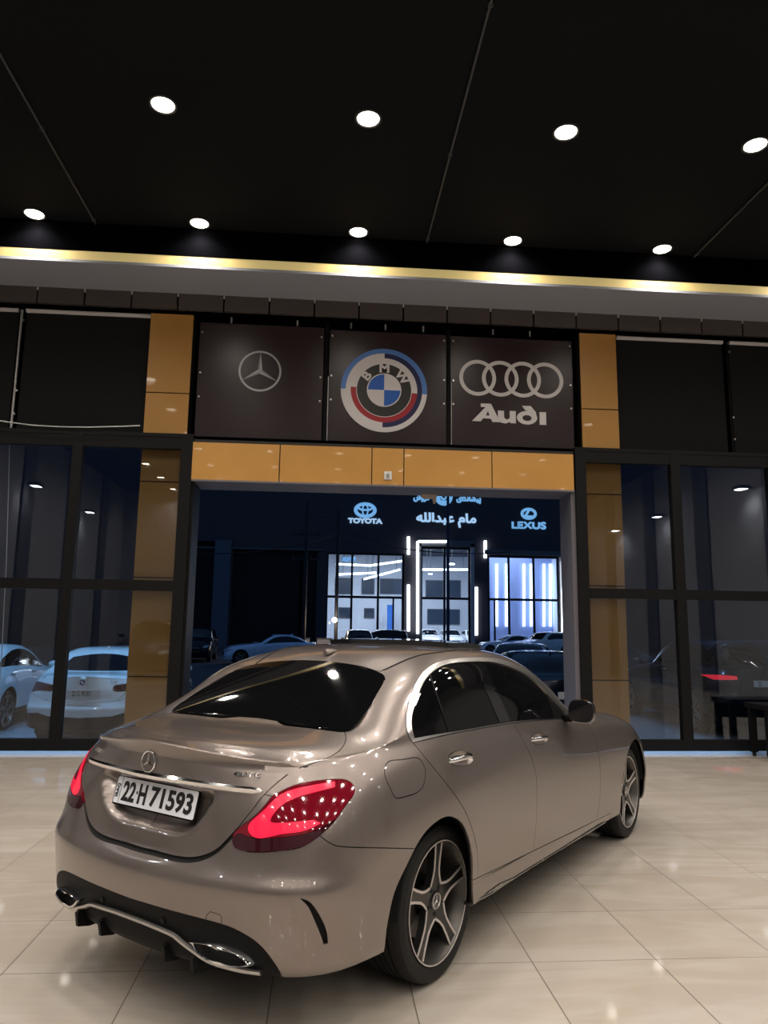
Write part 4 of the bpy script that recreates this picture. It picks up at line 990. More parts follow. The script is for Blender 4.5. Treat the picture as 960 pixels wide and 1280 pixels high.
# door mirrors
def superell(a, b, n, k=24):
    o = []
    for i in range(k):
        t = 2*math.pi*i/k; c, s_ = math.cos(t), math.sin(t); o.append((a*math.copysign(abs(c)**(2/n), c), b*math.copysign(abs(s_)**(2/n), s_)))
    return o
mc = lat_at(726.5, 889, .985)
for sg in (1, -1):
    dobj = doors['f'][0 if sg == 1 else 1]; ce = Vector((mc.x, -sg*mc.y, mc.z)); bm = bmesh.new(); R_ = []
    for dx, k_ in ((-.012, .93), (0, 1.0), (.03, 1.03), (.075, .98), (.12, .80), (.15, .50), (.162, .15)):
        R_.append([bm.verts.new(ce+Vector((dx+.25*abs(y)*.0, -sg*(y-.06*dx/.16*.5)*k_ if False else -sg*(y*k_+.0-.18*dx), z*k_-.10*dx))) for y, z in superell(.082, .070, 2.9)])
    for a, b in zip(R_, R_[1:]):
        for k in range(24): bm.faces.new((a[k], a[(k+1) % 24], b[(k+1) % 24], b[k]))
    bm.faces.new(R_[-1]); bmesh.ops.recalc_face_normals(bm, faces=bm.faces[:]); mh = bobj('door_mirror', bm, M_GLOSSBLACK, dobj, smooth=60)
    bm = bmesh.new(); f0 = [bm.verts.new(ce+Vector((-.006, -sg*y*.93, z*.93))) for y, z in superell(.082, .070, 2.9)]; f1 = [bm.verts.new(ce+Vector((-.012, -sg*y*.93, z*.93))) for y, z in superell(.082, .070, 2.9)]
    bm.faces.new(f0); bm.faces.new(f1)
    for k in range(24): bm.faces.new((f0[k], f0[(k+1) % 24], f1[(k+1) % 24], f1[k]))
    bmesh.ops.recalc_face_normals(bm, faces=bm.faces[:]); bobj('mirror_glass', bm, M_GLOSSBLACK, mh)
    bm = bmesh.new(); box(bm, (ce.x-.010, ce.y-.055, ce.z-.072), (ce.x+.02, ce.y+.055, ce.z-.060)); bobj('mirror_trim', bm, M_SATIN, mh, bevel=.004)
    foot = sp(*sed.hit(*car_ray(705, 896)), 0, sg); bm = bmesh.new(); cyl(bm, foot, ce+Vector((.05, sg*.06, -.055)), .028, 12, .02); bobj('mirror_arm', bm, M_BLACK, mh, smooth=40)
# side skirt blade and its bright line
bl = pux([(607, 1117, 1), (625, 1104, 1), (648, 1094, 1), (700, 1061, 1), (752, 1028, 1), (752, 1033, 1), (700, 1068, 1), (655, 1098, 1), (620, 1118, 1)], 3, True)
for sg in (1, -1):
    bm = bmesh.new(); V_ = [sp(u, w, .004, sg) for u, w in bl]; V2 = [sp(u, w, -.01, sg) for u, w in bl]
    a = [bm.verts.new(v) for v in V_]; b = [bm.verts.new(v) for v in V2]
    m_ = len(a)
    for k in range(m_): bm.faces.new((a[k], a[(k+1) % m_], b[(k+1) % m_], b[k]))
    bm.faces.new(a); bmesh.ops.triangulate(bm, faces=[bm.faces[-1]] if False else [f for f in bm.faces if len(f.verts) > 4]); bmesh.ops.recalc_face_normals(bm, faces=bm.faces[:])
    sk_ = [o for o in CAR.children if o.name.startswith('side_skirt')][0 if sg == 1 else 1]
    bobj('skirt_blade', bm, M_GLOSSBLACK, sk_)
    ln = pux([(600, 1121), (617, 1113), (660, 1087), (700, 1062), (757, 1026)], 4)
    bm = bmesh.new(); tube(bm, [sp(u, w-.012, .004, sg) for u, w in ln], .004, 6); bobj('skirt_trim', bm, M_SATIN, sk_)
# shark-fin antenna on the roof
bm = bmesh.new(); hz_ = sed.bvh.ray_cast(Vector((.20, .002, 3)), Vector((0, 0, -1)))[0].z
R_ = []
for t in np.linspace(0, 1, 9):
    x = .15+.11*t; h = .030*(1-t)**.8*(1 if t > .05 else .9)+.003; wd = .018*(1-t*.75)
    R_.append([bm.verts.new((x, y, hz_-.004+z+.02*t)) for y, z in ((-wd, 0), (-wd*.6, h*.6), (0, h), (wd*.6, h*.6), (wd, 0))])
for a, b in zip(R_, R_[1:]):
    for k in range(4): bm.faces.new((a[k], a[k+1], b[k+1], b[k]))
bm.faces.new(R_[0]); bm.faces.new(R_[-1]); bmesh.ops.recalc_face_normals(bm, faces=bm.faces[:]); bobj('roof_antenna', bm, M_PAINT, roof, smooth=60)
# black gutters between roof panel and side frames
gut = rd+topuv([(rs[0]+.08, rs[1]), (.95, .535), (1.2, .53)])
for sg in (1, -1):
    bm = bmesh.new(); tube(bm, [sp(u, w, 0, sg) for u, w in gut[2:]], 0, up=(0, 0, 1), prof=[(-.007, -.004), (-.007, .0015), (.007, .0015), (.007, -.004)]); bobj('roof_gutter', bm, M_BLACK, roof)
# floor pan, wheel-house liners
bm = bmesh.new(); box(bm, (-.85, -.58, .29), (3.3, .58, .50)); box(bm, (.45, -.80, .21), (2.4, .80, .45)); bobj('floor_pan', bm, M_SEAM, CAR, bevel=.02)
for cx in (0, 2.84):
    for sg in (1, -1):
        bm = bmesh.new(); n_ = 24; A = []; B = []
        for k in range(n_+1):
            a = math.radians(2+176*k/n_); r = .385; A.append(bm.verts.new((cx+r*math.cos(a), -sg*.50, .345+r*math.sin(a)))); B.append(bm.verts.new((cx+r*math.cos(a), -sg*.84, .345+r*math.sin(a))))
        for k in range(n_): bm.faces.new((A[k], A[k+1], B[k+1], B[k]))
        bm.faces.new(A); bobj('wheel_liner', bm, M_SEAM, CAR)
M_MACH = mat('machined_alloy', (.62, .57, .55), .42, .6)
# ---------------- wheels: axle along y, outer face towards -y
def make_wheel(R=.331, W=.235, rim=.257, hero=True, name='wheel'):
    w_ = empty(name); bm = bmesh.new(); h = W/2
    prof = [(rim-.008, -h*.90), (rim+.006, -h*.96), (rim+.03, -h*1.02), (R-.028, -h*1.0), (R-.012, -h*.93), (R-.004, -h*.80)]
    for g in (-.42, -.13, .13, .42): prof += [(R-.0015, h*(g-.09)), (R-.0015, h*(g-.035)), (R-.008, h*(g-.03)), (R-.008, h*(g+.03)), (R-.0015, h*(g+.035)), (R-.0015, h*(g+.09))]
    prof += [(R-.004, h*.80), (R-.012, h*.93), (R-.028, h), (rim+.03, h*1.02), (rim-.008, h*.9)]
    lathe(bm, [(r, y) for r, y in prof], 72 if hero else 40, 'y'); bmesh.ops.recalc_face_normals(bm, faces=bm.faces[:])
    bobj('tyre', bm, M_RUBBER, w_, smooth=35)
    bm = bmesh.new(); lathe(bm, [(rim-.004, -h*.93), (rim+.001, -h*.95), (rim-.001, -h*.99), (rim-.008, -h*.985), (rim-.011, -h*.93), (rim-.022, -h*.80), (rim-.034, -h*.3), (rim-.03, h*.8), (rim, h*.9)], 72 if hero else 40, 'y'); rimo = bobj('rim', bm, M_GREYALLOY, w_, smooth=40)
    bm = bmesh.new(); lathe(bm, [(rim-.002, -h*.955), (rim-.0005, -h*.996), (rim-.0055, -h*.996), (rim-.0075, -h*.955)], 72 if hero else 40, 'y'); bobj('rim_edge', bm, M_MACH, rimo, smooth=30)
    # five twin-edged spokes
    yf, yi = -h*.90, -h*.62
    def pt(r, a): return (r*math.cos(a), r*math.sin(a))
    for k in range(5):
        a0 = math.radians(90+72*k); dr_ = lambda r, off: (r*math.cos(a0)-off*math.sin(a0), r*math.sin(a0)+off*math.cos(a0))
        half = [(rim-.010, .034), (.19, .028), (.135, .026), (.105, .032)]
        vl = pt(.082, a0+math.radians(36)); vr = pt(.082, a0-math.radians(36))
        out = [dr_(r, -o) for r, o in half]+[vr]; inn = [dr_(r, o) for r, o in half]+[vl]
        poly = out+[(0, 0)]+inn[::-1]
        bm = bmesh.new()
        # outer edges dished: outer ends sit further out than the hub
        fs = prism(bm, poly, yi, yf, 'y')
        for v in bm.verts:
            r = math.hypot(v.co.x, v.co.z); v.co.y += .020*(1-min(1, r/(rim-.01)))
        so = bobj('spoke', bm, M_DARKALLOY, w_)
        for side in (out, inn):
            bm = bmesh.new(); wd = .0105; ctr = Vector((0, 0))
            for i in range(len(side)-1):
                p, q = Vector(side[i]), Vector(side[i+1])
            L_ = [Vector(p) for p in side]; mids = [dr_(max(math.hypot(*p)-.002, .0), 0) for p in side]
            I_ = []
            for i, p in enumerate(L_):
                t = ((L_[min(i+1, len(L_)-1)]-p).normalized()+(p-L_[max(i-1, 0)]).normalized()); t.normalize(); nrm = Vector((-t.y, t.x))
                if nrm.dot(Vector(mids[i])-p) < 0: nrm = -nrm
                I_.append(p+nrm*wd)
            prism(bm, [tuple(p) for p in L_]+[tuple(p) for p in I_[::-1]], yf+.001, yf-.003, 'y')
            for v in bm.verts: v.co.y += .020*(1-min(1, math.hypot(v.co.x, v.co.z)/(rim-.01)))
            bobj('spoke_edge', bm, M_MACH, so)
    bm = bmesh.new(); y0 = yf+.018; lathe(bm, [(.075, y0+.02), (.072, y0-.001), (.045, y0-.004), (.038, y0-.004)], 32, 'y'); bobj('hub', bm, M_DARKALLOY, w_, smooth=30)
    bm = bmesh.new(); lathe(bm, [(.040, y0+.005), (.040, y0-.008), (.036, y0-.011), (0, y0-.011)], 32, 'y'); cap = bobj('centre_cap', bm, M_GLOSSBLACK, w_, smooth=30)
    if hero:
        bm = bmesh.new(); star(bm, (0, y0-.012, 0), .032, (1, 0, 0), (0, 0, 1), .003, .11); bobj('cap_emblem', bm, M_SATIN, cap)
    for k in range(5 if hero else 0):
        bm = bmesh.new(); a = math.radians(54+72*k); cyl(bm, (.056*math.cos(a), y0+.0, .056*math.sin(a)), (.056*math.cos(a), y0-.007, .056*math.sin(a)), .009, 8); bobj('wheel_bolt', bm, M_SEAM, w_)
    bm = bmesh.new(); lathe(bm, [(.07, -.02), (.165, -.02), (.165, .01), (.07, .01)], 40, 'y'); bobj('brake_disc', bm, M_DISC, w_, smooth=30)
    bm = bmesh.new(); prism(bm, arcband(0, 0, .10, .178, 150, 215, 12), -.045, .03, 'y'); bobj('brake_caliper', bm, M_GREYALLOY, w_)
    return w_
WH = make_wheel()
WH.parent = CAR
hubs = [(0, -.70, -2), (2.843, -.715, 4), (0, .70, 40), (2.843, .715, 5)]
for i, (x, y, rot) in enumerate(hubs):
    o = WH if i == 0 else copy_tree(WH, CAR)
    o.location = (x, y, .331); o.rotation_euler = (0, math.radians(rot)*(-1 if y < 0 else 1), 0 if y < 0 else math.pi)
# ------------------------------------------------------------------ other cars
def scaled_net(keys, top, fz):
    K = {k: [(i, fz(z)) for i, z in v] for k, v in keys.items()}
    T = {k: (None if v is None else [(x, s, fz(z)) for x, s, z in v]) for k, v in top.items()}
    return K, T
sed_lo = Surf(SED_OUT, SED_KEY, SED_TOP, NU=130, NW=26, NT=26)
fz = lambda z: z*1.13+.04
SUV_KEY, SUV_TOP = scaled_net(SED_KEY, SED_TOP, fz)
SUV_TOP.update({
 5: [(-.80, .665, 1.33), (-.78, .66, 1.45), (-.76, .61, 1.56), (-.76, .46, 1.60), (-.77, .22, 1.62), (-.78, 0, 1.625)],
 6: [(-.56, .765, 1.34), (-.56, .725, 1.48), (-.56, .66, 1.595), (-.56, .50, 1.645), (-.57, .25, 1.665), (-.57, 0, 1.67)],
 7: [(-.33, .785, 1.35), (-.33, .74, 1.49), (-.33, .67, 1.61), (-.33, .52, 1.66), (-.33, .26, 1.68), (-.33, 0, 1.685)],
 8: [(-.17, .79, 1.36), (-.17, .745, 1.50), (-.17, .675, 1.62), (-.17, .53, 1.668), (-.17, .27, 1.69), (-.17, 0, 1.695)],
 9: [(0, .79, 1.36), (0, .745, 1.50), (0, .675, 1.625), (0, .54, 1.675), (0, .28, 1.697), (0, 0, 1.702)],
 10: [(.35, .795, 1.36), (.35, .745, 1.50), (.35, .675, 1.63), (.35, .55, 1.68), (.35, .3, 1.704), (.35, 0, 1.71)],
 11: [(.8, .795, 1.35), (.8, .745, 1.49), (.8, .67, 1.62), (.8, .55, 1.68), (.8, .3, 1.704), (.8, 0, 1.71)],
 12: [(1.3, .79, 1.30), (1.3, .745, 1.41), (1.3, .68, 1.53), (1.3, .56, 1.60), (1.3, .3, 1.64), (1.3, 0, 1.65)]})
suv_lo = Surf(SED_OUT, SUV_KEY, SUV_TOP, NU=130, NW=26, NT=26)
def car_parts(sf, kind, body, tail_on=False, tail='wide', name='parked_car'):
    z_ = (lambda z: z) if kind == 'sedan' else fz
    R_ = .33 if kind == 'sedan' else .375
    sd = lambda pts, st=.03: [sf.hit((x, 2, z), (0, -1, 0)) for x, z in spath(pts, st, True)]
    tp = lambda pts, st=.03: [sf.hit((x, max(s, .004), 3), (0, 0, -1)) for x, s in spath(pts, st)]
    rr_ = lambda pts, st=.02, c=True: [sf.hit((-3, max(s, .004), z), (1, 0, 0)) for s, z in spath(pts, st, c)]
    fr = lambda pts, st=.02, c=True: [sf.hit((6, max(s, .004), z), (-1, 0, 0)) for s, z in spath(pts, st, c)]
    um = sf.U[-1]; reg = []
    for nm, cx in (('arch_a', 0), ('arch_b', 2.84)):
        a = [sf.hit((cx+(R_+.05)*math.cos(math.radians(t)), 2, R_+.015+(R_+.05)*math.sin(math.radians(t))), (0, -1, 0)) for t in range(200, -21, -10)]
        reg.append((nm, a+[(a[-1][0], -.1), (a[0][0], -.1)]))
    if tail == 'wide': reg.append(('tail', rr_([(.42, z_(.865)), (.60, z_(.835)), (.80, z_(.80), 1), (.865, z_(.90)), (.80, z_(.94)), (.62, z_(.945)), (.44, z_(.92), 1)])))
    else: reg.append(('tail', rr_([(.50, z_(.855), 1), (.70, z_(.845)), (.82, z_(.84), 1), (.87, z_(.90)), (.80, z_(.915)), (.50, z_(.905), 1)])))
    if kind == 'sedan':
        reg.append(('side_glass', sd([(-.27, 1.065, 1), (.2, 1.07), (.8, 1.055), (1.62, .985, 1), (1.66, 1.0, 1), (1.3, 1.235), (1.05, 1.315), (.75, 1.345), (.35, 1.31), (0, 1.21), (-.2, 1.115)])))
        rw = tp([(-.36, 0), (-.37, .3), (-.36, .54, 1), (-.2, .52), (-.02, .47, 1), (.03, .25), (.05, 0)])
    else:
        reg.append(('side_glass', sd([(-.62, 1.27, 1), (0, 1.25), (.8, 1.24), (1.62, 1.155, 1), (1.66, 1.17, 1), (1.3, 1.40), (1.0, 1.55), (.6, 1.585), (0, 1.575), (-.45, 1.54), (-.6, 1.45)])))
        rw = [sf.hit((-3, max(s, .004), z), (1, 0, 0)) for s, z in spath([(0, 1.24), (.3, 1.24), (.60, 1.25, 1), (.575, 1.40), (.52, 1.55, 1), (.3, 1.575), (0, 1.58)], .03)]
    reg.append(('rear_window', rw+[(rw[-1][0], 2.1), (rw[0][0], 2.1)]))
    ws = tp([(1.29, 0), (1.28, .3), (1.26, .57, 1), (1.5, .64), (1.88, .70, 1), (2.02, .4), (2.08, 0)])
    reg.append(('windscreen', ws+[(ws[-1][0], 2.1), (ws[0][0], 2.1)]))
    reg.append(('lamp', fr([(.52, z_(.60)), (.66, z_(.595)), (.80, z_(.665)), (.81, z_(.71)), (.68, z_(.70)), (.54, z_(.655))])))
    g = fr([(0, z_(.63), 1), (.36, z_(.615)), (.44, z_(.54)), (.34, z_(.42)), (0, z_(.41), 1)], .02, False)
    reg.append(('grille', g+[(um+.1, g[-1][1]), (um+.1, g[0][1])]))
    wl = sf.hit((-3, .01, z_(.46)), (1, 0, 0))[1]; ue = sf.hit((-.55, 2, .5), (0, -1, 0))[0]
    reg.append(('lower', [(-.1, -.1), (-.1, wl), (.45, wl), (.62, wl+.05), (.85, wl+.02), (ue, wl-.05), (ue, -.1)]))
    wb = sf.hit((-3, .01, z_(.66)), (1, 0, 0))[1]
    reg.append(('bumper', [(-.1, -.1), (-.1, wb), (.55, wb), (.7, wb+.06), (ue, wb+.06), (ue, -.1)]))
    l_ = [sf.hit((-3, s, z), (1, 0, 0)) for s, z in spath([(.44, z_(.68)), (.56, z_(.76)), (.62, z_(.86)), (.64, z_(.97), 1)], .02)]
    e_ = sf.hit((-.5, .62, 3), (0, 0, -1)); e2 = sf.hit((-.37, .5, 3), (0, 0, -1))
    reg.append(('lid', [(-.1, wb+.004)]+[(l_[0][0], wb+.004)]+l_+([e_, e2] if kind == 'sedan' else [(e_[0], 1.5)])+[((e2 if kind == 'sedan' else rw[-1])[0], 2.1), (-.1, 2.1)]))
    reg.append(('sill', [(sf.hit((.3, 2, .36*1.1), (0, -1, 0))[0], -.1)]+[sf.hit((x, 2, z_(.33)), (0, -1, 0)) for x in np.linspace(.2, 2.6, 12)]+[(sf.hit((2.6, 2, .4), (0, -1, 0))[0], -.1)]))
    reg.append(('door_a', sd([(-.27, z_(1.08), 1), (.12, z_(.93)), (.38, z_(.72)), (.42, z_(.33), 1), (1.06, z_(.33), 1), (1.06, z_(.7)), (.98, z_(1.05), 1)])))
    reg.append(('door_b', sd([(.98, z_(1.05), 1), (1.06, z_(.7)), (1.06, z_(.33), 1), (2.12, z_(.33), 1), (2.16, z_(.75)), (2.02, z_(.93), 1), (1.66, z_(.99), 1)])))
    hd = tp([(2.1, 0), (2.03, .55), (1.96, .72, 1), (2.84, .70), (3.15, .655), (3.36, .56, 1), (3.47, .3), (3.49, .08)])
    reg.append(('hood', hd+[(um+.1, hd[-1][1]), (um+.1, 2.1), (hd[0][0], 2.1)]))
    c = Cut(sf, reg); root = empty(name); k = dict(gap=.003, skirt=.012)
    P = lambda nm, names, m, **kw: c.part(nm, names, m, root, **{**k, **kw})
    P('body_shell', [None], body, both=True); P('bumper', ['bumper'], body, both=True); P('diffuser', ['lower'], M_BLACK, both=True); lid_ = P('boot_lid', ['lid'], body, both=True)
    P('rear_window', ['rear_window'], M_TINT, both=True); P('windscreen', ['windscreen'], M_TINT, both=True); P('hood', ['hood'], body, both=True); P('grille', ['grille'], M_GLOSSBLACK, both=True)
    for s_ in (1, -1):
        P('tail_light', ['tail'], MATS['tail_lit'] if tail_on else MATS['tail_dark'], side=s_, lift=.004); P('headlight', ['lamp'], MATS['head_glass'], side=s_, lift=.003)
        P('rear_door', ['door_a'], body, side=s_); P('front_door', ['door_b'], body, side=s_); P('side_window', ['side_glass'], M_TINT, side=s_, gap=.001); P('sill', ['sill'], M_BLACK, side=s_)
        mz = z_(1.03); bm = bmesh.new(); bmesh.ops.create_uvsphere(bm, u_segments=12, v_segments=8, radius=1); bmesh.ops.scale(bm, verts=bm.verts[:], vec=(.09, .10, .07)); bmesh.ops.translate(bm, verts=bm.verts[:], vec=(1.72, -s_*1.0, mz)); bobj('door_mirror', bm, body, root, smooth=60)
        for x, nm in ((.12, 'a'), (1.1, 'b')):
            h = sf.bvh.ray_cast(Vector((x, 2, z_(.93))), Vector((0, -1, 0)))[0]; bm = bmesh.new(); cyl(bm, (x-.1, -s_*(h.y+.012), h.z), (x+.1, -s_*(h.y+.012), h.z), .012, 8); bobj('door_handle', bm, M_SATIN, root)
    bm = bmesh.new(); box(bm, (-.74, -.72, .2), (3.2, .72, .5)); box(bm, (-.5, -.66, .5), (2.9, .66, z_(.8))); bobj('floor_pan', bm, M_SEAM, root)
    zz = z_(.80); h = sf.bvh.ray_cast(Vector((-3, .26, zz)), Vector((1, 0, 0)))[0]
    p_ = boxobj('number_plate', (h.x-.035, -.26, zz-.055), (h.x-.018, .26, zz+.055), MATS['plate_dim'], root, bevel=.004)
    wh = make_wheel(R_, .23, R_-.075, False); wh.parent = root
    for i, (x, y) in enumerate(((0, -.775), (2.84, -.785), (0, .775), (2.84, .785))):
        o = wh if i == 0 else copy_tree(wh, root); o.location = (x, y, R_); o.rotation_euler = (0, .3*i, 0 if y < 0 else math.pi)
    root['_px'] = h.x; root['_pz'] = zz; del root['_px']; del root['_pz']
    return root, h.x-.036, zz
mat('tail_dark', (.05, .003, .005), .1, coat=1); mat('tail_lit', (.4, .01, .02), .2, coat=1, emit=(1, .03, .05), estr=.5); mat('head_glass', (.35, .38, .42), .1, .4, coat=1); mat('plate_dim', (.6, .6, .6), .4)
P_WHITE = paint('white_paint', (.72, .74, .76), .3, 0, False); P_BLACKC = paint('black_paint', (.006, .007, .010), .25, .2, False); P_NAVY = paint('navy_paint', (.005, .008, .018), .25, .3, False); P_NAVY.node_tree.nodes['Principled BSDF'].inputs['Coat Weight'].default_value = .3; P_NAVY.node_tree.nodes['Principled BSDF'].inputs['Specular IOR Level'].default_value = .3
P_SILVER = paint('silver_blue_paint', (.62, .74, .92), .3, .2, False); P_GREY = paint('grey_paint', (.10, .105, .115), .3, .5, False); P_BROWN = paint('brown_paint', (.06, .05, .045), .3, .5, False)
GZ = -.27
PROTO = {}
def recolour(o, a, b):
    for ch in [o]+list(o.children_recursive):
        if ch.type == 'MESH':
            for sl in ch.material_slots:
                if sl.material == a: sl.link = 'OBJECT'; sl.material = b
def car(kind, x, y, fx, fy, body, label, lit=False, z=GZ, group=None):
    """x, y of the rear axle and the way the car faces"""
    key = kind
    if key not in PROTO:
        PROTO[key] = car_parts(sed_lo if kind == 'sedan' else suv_lo, kind, P_WHITE, False, 'wide' if kind == 'sedan' else 'slim'); o = PROTO[key][0]; PROTO[key] = PROTO[key]+([False],)
    o = PROTO[key][0]
    if PROTO[key][3][0]: o = copy_tree(o)
    PROTO[key][3][0] = True
    o.location = (x, y, z); o.rotation_euler = (0, 0, math.atan2(fy, fx)); o.name = 'parked_car'
    if body is not P_WHITE: recolour(o, P_WHITE, body)
    else: recolour(o, next((s.material for c in o.children if c.name.startswith('body_shell') for s in c.material_slots), P_WHITE), P_WHITE)
    if lit:
        for c in o.children:
            if c.name.startswith('tail_light'): c.material_slots[0].link = 'OBJECT'; c.material_slots[0].material = MATS['tail_lit']
    return tag(o, label, 'car', group)
def car_text(o, key, txt, size, sx, dz=0, m=None, name='plate_characters', dy=0, dx=0):
    px, pz = PROTO[key][1], PROTO[key][2]
    me = text_mesh(txt, size, .002, .0012, sx); place(me, (px+dx, dy, pz+dz), (0, -1, 0), (0, 0, 1)); return obj(name, me, m or M_INK, o)
# ------------------------------------------------------------------ outside: forecourt, street, the showroom opposite
m = mat('asphalt', (.055, .06, .07), .75); n, l, b = nodes(m); tc = n.new('ShaderNodeTexCoord'); nz = n.new('ShaderNodeTexNoise'); nz.inputs['Scale'].default_value = .8; nz.inputs['Detail'].default_value = 8
rp = n.new('ShaderNodeValToRGB'); rp.color_ramp.elements[0].color = (.035, .038, .045, 1); rp.color_ramp.elements[1].color = (.08, .085, .095, 1); l.new(tc.outputs['Object'], nz.inputs['Vector']); l.new(nz.outputs['Fac'], rp.inputs[0]); l.new(rp.outputs[0], b.inputs['Base Color'])
struct(boxobj('ground', (-60, 21, GZ-.25), (70, 90, GZ-.02), m))
M_PAVE = mat('forecourt_paving', (.22, .24, .27), .55); struct(boxobj('forecourt', (-60, 9.45, GZ-.2), (70, 21, GZ), M_PAVE)); struct(boxobj('plinth', (XL-.2, 9.45, GZ-.1), (XR+.2, 9.9, -.0), mat('plinth_grey', (.2, .2, .2), .6)))
struct(boxobj('outer_fascia', (XL-.2, 9.9, 5.72), (XR+.2, 10.0, 9), M_DROP))
# unseen lamps added under a canopy to light the parked cars blue
M_CAN = mat('canopy_fill_lens', (1, 1, 1), .4, emit=(.45, .75, 1), estr=12)
canopy = struct(boxobj('canopy', (XL-.2, 10.0, 6.3), (XR+.2, 12.2, 6.5), M_DROP))
for i, x in enumerate((-6.2, -3.5, -.8, 3.9, 7.5)):
    e = empty('canopy_fill_light', (x, 11.6, 6.3), 0, 'unseen added fill light under the canopy outside, %s from the left' % ('first', 'second', 'third', 'fourth', 'fifth')[i], 'outdoor light'); boxobj('housing', (-.2, -.2, -.05), (.2, .2, 0), M_BLACK, e, bevel=.01); boxobj('lens', (-.17, -.17, -.056), (.17, .17, -.05), M_CAN, e)
    ld = bpy.data.lights.new('canopy_fill_lamp', 'SPOT'); ld.energy = CANOPY_W[i]; ld.color = (.24, .58, 1); ld.spot_size = math.radians(120); ld.spot_blend = .6; ld.shadow_soft_size = .2; lo = bpy.data.objects.new('lamp', ld); C.objects.link(lo); lo.parent = e; lo.location = (0, 0, -.08)
# parked cars just outside the glass
o = car('sedan', -3.5, 12.28, 0, 1, P_WHITE, 'white sedan parked with its rear to the left window beside the left ochre column')
car_text(o, 'sedan', '22 G 90301', .105, .55); car_text(o, 'sedan', '520i', .05, 1.1, .17, M_CHROME, 'model_lettering', -.45, .0)
ec = Vector((PROTO['sedan'][1]+.012, 0, PROTO['sedan'][2]+.165))
bm = bmesh.new(); lathe(bm, [(0, 0), (.040, 0), (.040, .008), (0, .01)], 24, 'x'); bmesh.ops.translate(bm, verts=bm.verts[:], vec=ec+Vector((-.012, 0, 0))); bmesh.ops.recalc_face_normals(bm, faces=bm.faces[:]); rd_ = bobj('round_emblem', bm, M_RINGB, o)
for q, mm in ((0, M_PRINT), (1, M_BLUE2), (2, M_PRINT), (3, M_BLUE2)):
    bm = bmesh.new(); prism(bm, [(0, 0)]+ring2(0, 0, .026, 10, 90*q, 90*q+90), -.002, .004, 'x'); bmesh.ops.translate(bm, verts=bm.verts[:], vec=ec+Vector((-.016, 0, 0))); bobj('emblem_quarter', bm, mm, rd_)
bm = bmesh.new(); R2 = []
hz_ = sed_lo.bvh.ray_cast(Vector((.25, .004, 3)), Vector((0, 0, -1)))[0].z
for t in np.linspace(0, 1, 7):
    h = .06*(1-t)+.004; w2 = .02*(1-.7*t); R2.append([bm.verts.new((.18+.15*t, y, hz_-.006+.02*t+z)) for y, z in ((-w2, 0), (0, h), (w2, 0))])
for a, b_ in zip(R2, R2[1:]):
    for k in range(2): bm.faces.new((a[k], a[k+1], b_[k+1], b_[k]))
bm.faces.new(R2[0]); bmesh.ops.recalc_face_normals(bm, faces=bm.faces[:]); bobj('roof_antenna', bm, P_WHITE, o)
car('sedan', -6.27, 13.4, 0, 1, P_WHITE, 'white sedan at the left edge outside the window, only its side and rear wheel showing')
o = car('sedan', 3.95, 12.5, 0, 1, P_NAVY, 'dark navy sedan parked outside the doorway against its right post', True); car_text(o, 'sedan', '22 M 40718', .105, .55) if False else None
o = car('suv', 7.68, 13.35, 0, 1, P_NAVY, 'dark navy SUV with lit red tail light outside the right window', True); car_text(o, 'suv', '22', .105, .6, 0, None, 'plate_characters', .16)
# street
car('sedan', -1.35, 37.3, -1, -.24, P_SILVER, 'silver blue sedan crossing the dark street, seen side on in the doorway')
car('suv', -6.7, 41.2, .05, -1, P_GREY if False else P_SILVER, 'pale SUV facing the doorway in the dark left of the silver blue sedan')
p = at_y(450, 790, 43); car('suv', p.x, 40.0+5, 0, -1, P_WHITE, 'white SUV facing the doorway in front of the lit left window opposite')
p = at_y(478, 790, 51); car('suv', p.x+.8, 51, -1, 0, P_GREY, 'grey SUV side on behind the white SUV opposite')
p = at_y(655, 800, 19); car('sedan', p.x+.7, 21.6, -.35, -1, P_WHITE, 'white sedan behind the dark navy sedan, facing the doorway')
p = at_y(690, 800, 25); car('sedan', p.x+2.2, 24.5, -1, -.35, P_BLACKC, 'black sedan right of the white sedan in the forecourt, partly behind the door post')
p = at_y(635, 790, 54); car('sedan', p.x+1.3, 54, -1, 0, P_SILVER, 'silver sedan side on at the lit right window opposite')
p = at_y(672, 790, 48); car('suv', p.x+1.5, 49, -1, -.5, P_WHITE, 'pale SUV at the right end of the lit window opposite')
# cars further back in the showroom, behind the viewpoint; their reflections show in the glass
for x, body, lb in ((-5.2, P_BLACKC, 'black SUV at the left in the row behind the viewpoint'), (-2.4, P_BROWN, 'brown SUV in the row behind the viewpoint'), (3.2, P_BLACKC, 'black SUV right of the gap in the row behind the viewpoint'), (6.2, P_BROWN, 'brown SUV at the right in the row behind the viewpoint')):
    car('suv', x, -6.2, 0, 1, body, lb, z=0)
# ---- the showroom opposite
YF = 60
def F(px, py, d=0): return at_y(px, py, YF-d)
M_FAC = mat('facade_navy', (.044, .040, .050), .6); M_FAC2 = mat('facade_grey', (.10, .105, .12), .6); M_DARK = mat('dark_opening', (.004, .004, .006), .7)
fx0, fx1 = -70, 80
w1a, w1b = F(408, 745).x, F(505, 745).x; pa, pb = F(526, 745).x, F(588, 745).x; w2a, w2b = F(610, 745).x, F(699, 745).x
zt1 = F(450, 691).z; ztp = F(556, 684).z; zt2 = F(650, 695).z; ztr = F(440, 746).z
la, lb_ = F(236, 720).x, F(267, 720).x; lc, ld_ = F(290, 720).x, F(396, 720).x; zl = F(330, 687).z; zl2 = F(250, 676).z
def wallpiece(name, x0, x1, z0, z1, m=None, y0=YF, y1=YF+.6): return struct(boxobj(name, (x0, y0, z0), (x1, y1, z1), m or M_FAC))
TOPZ = 26
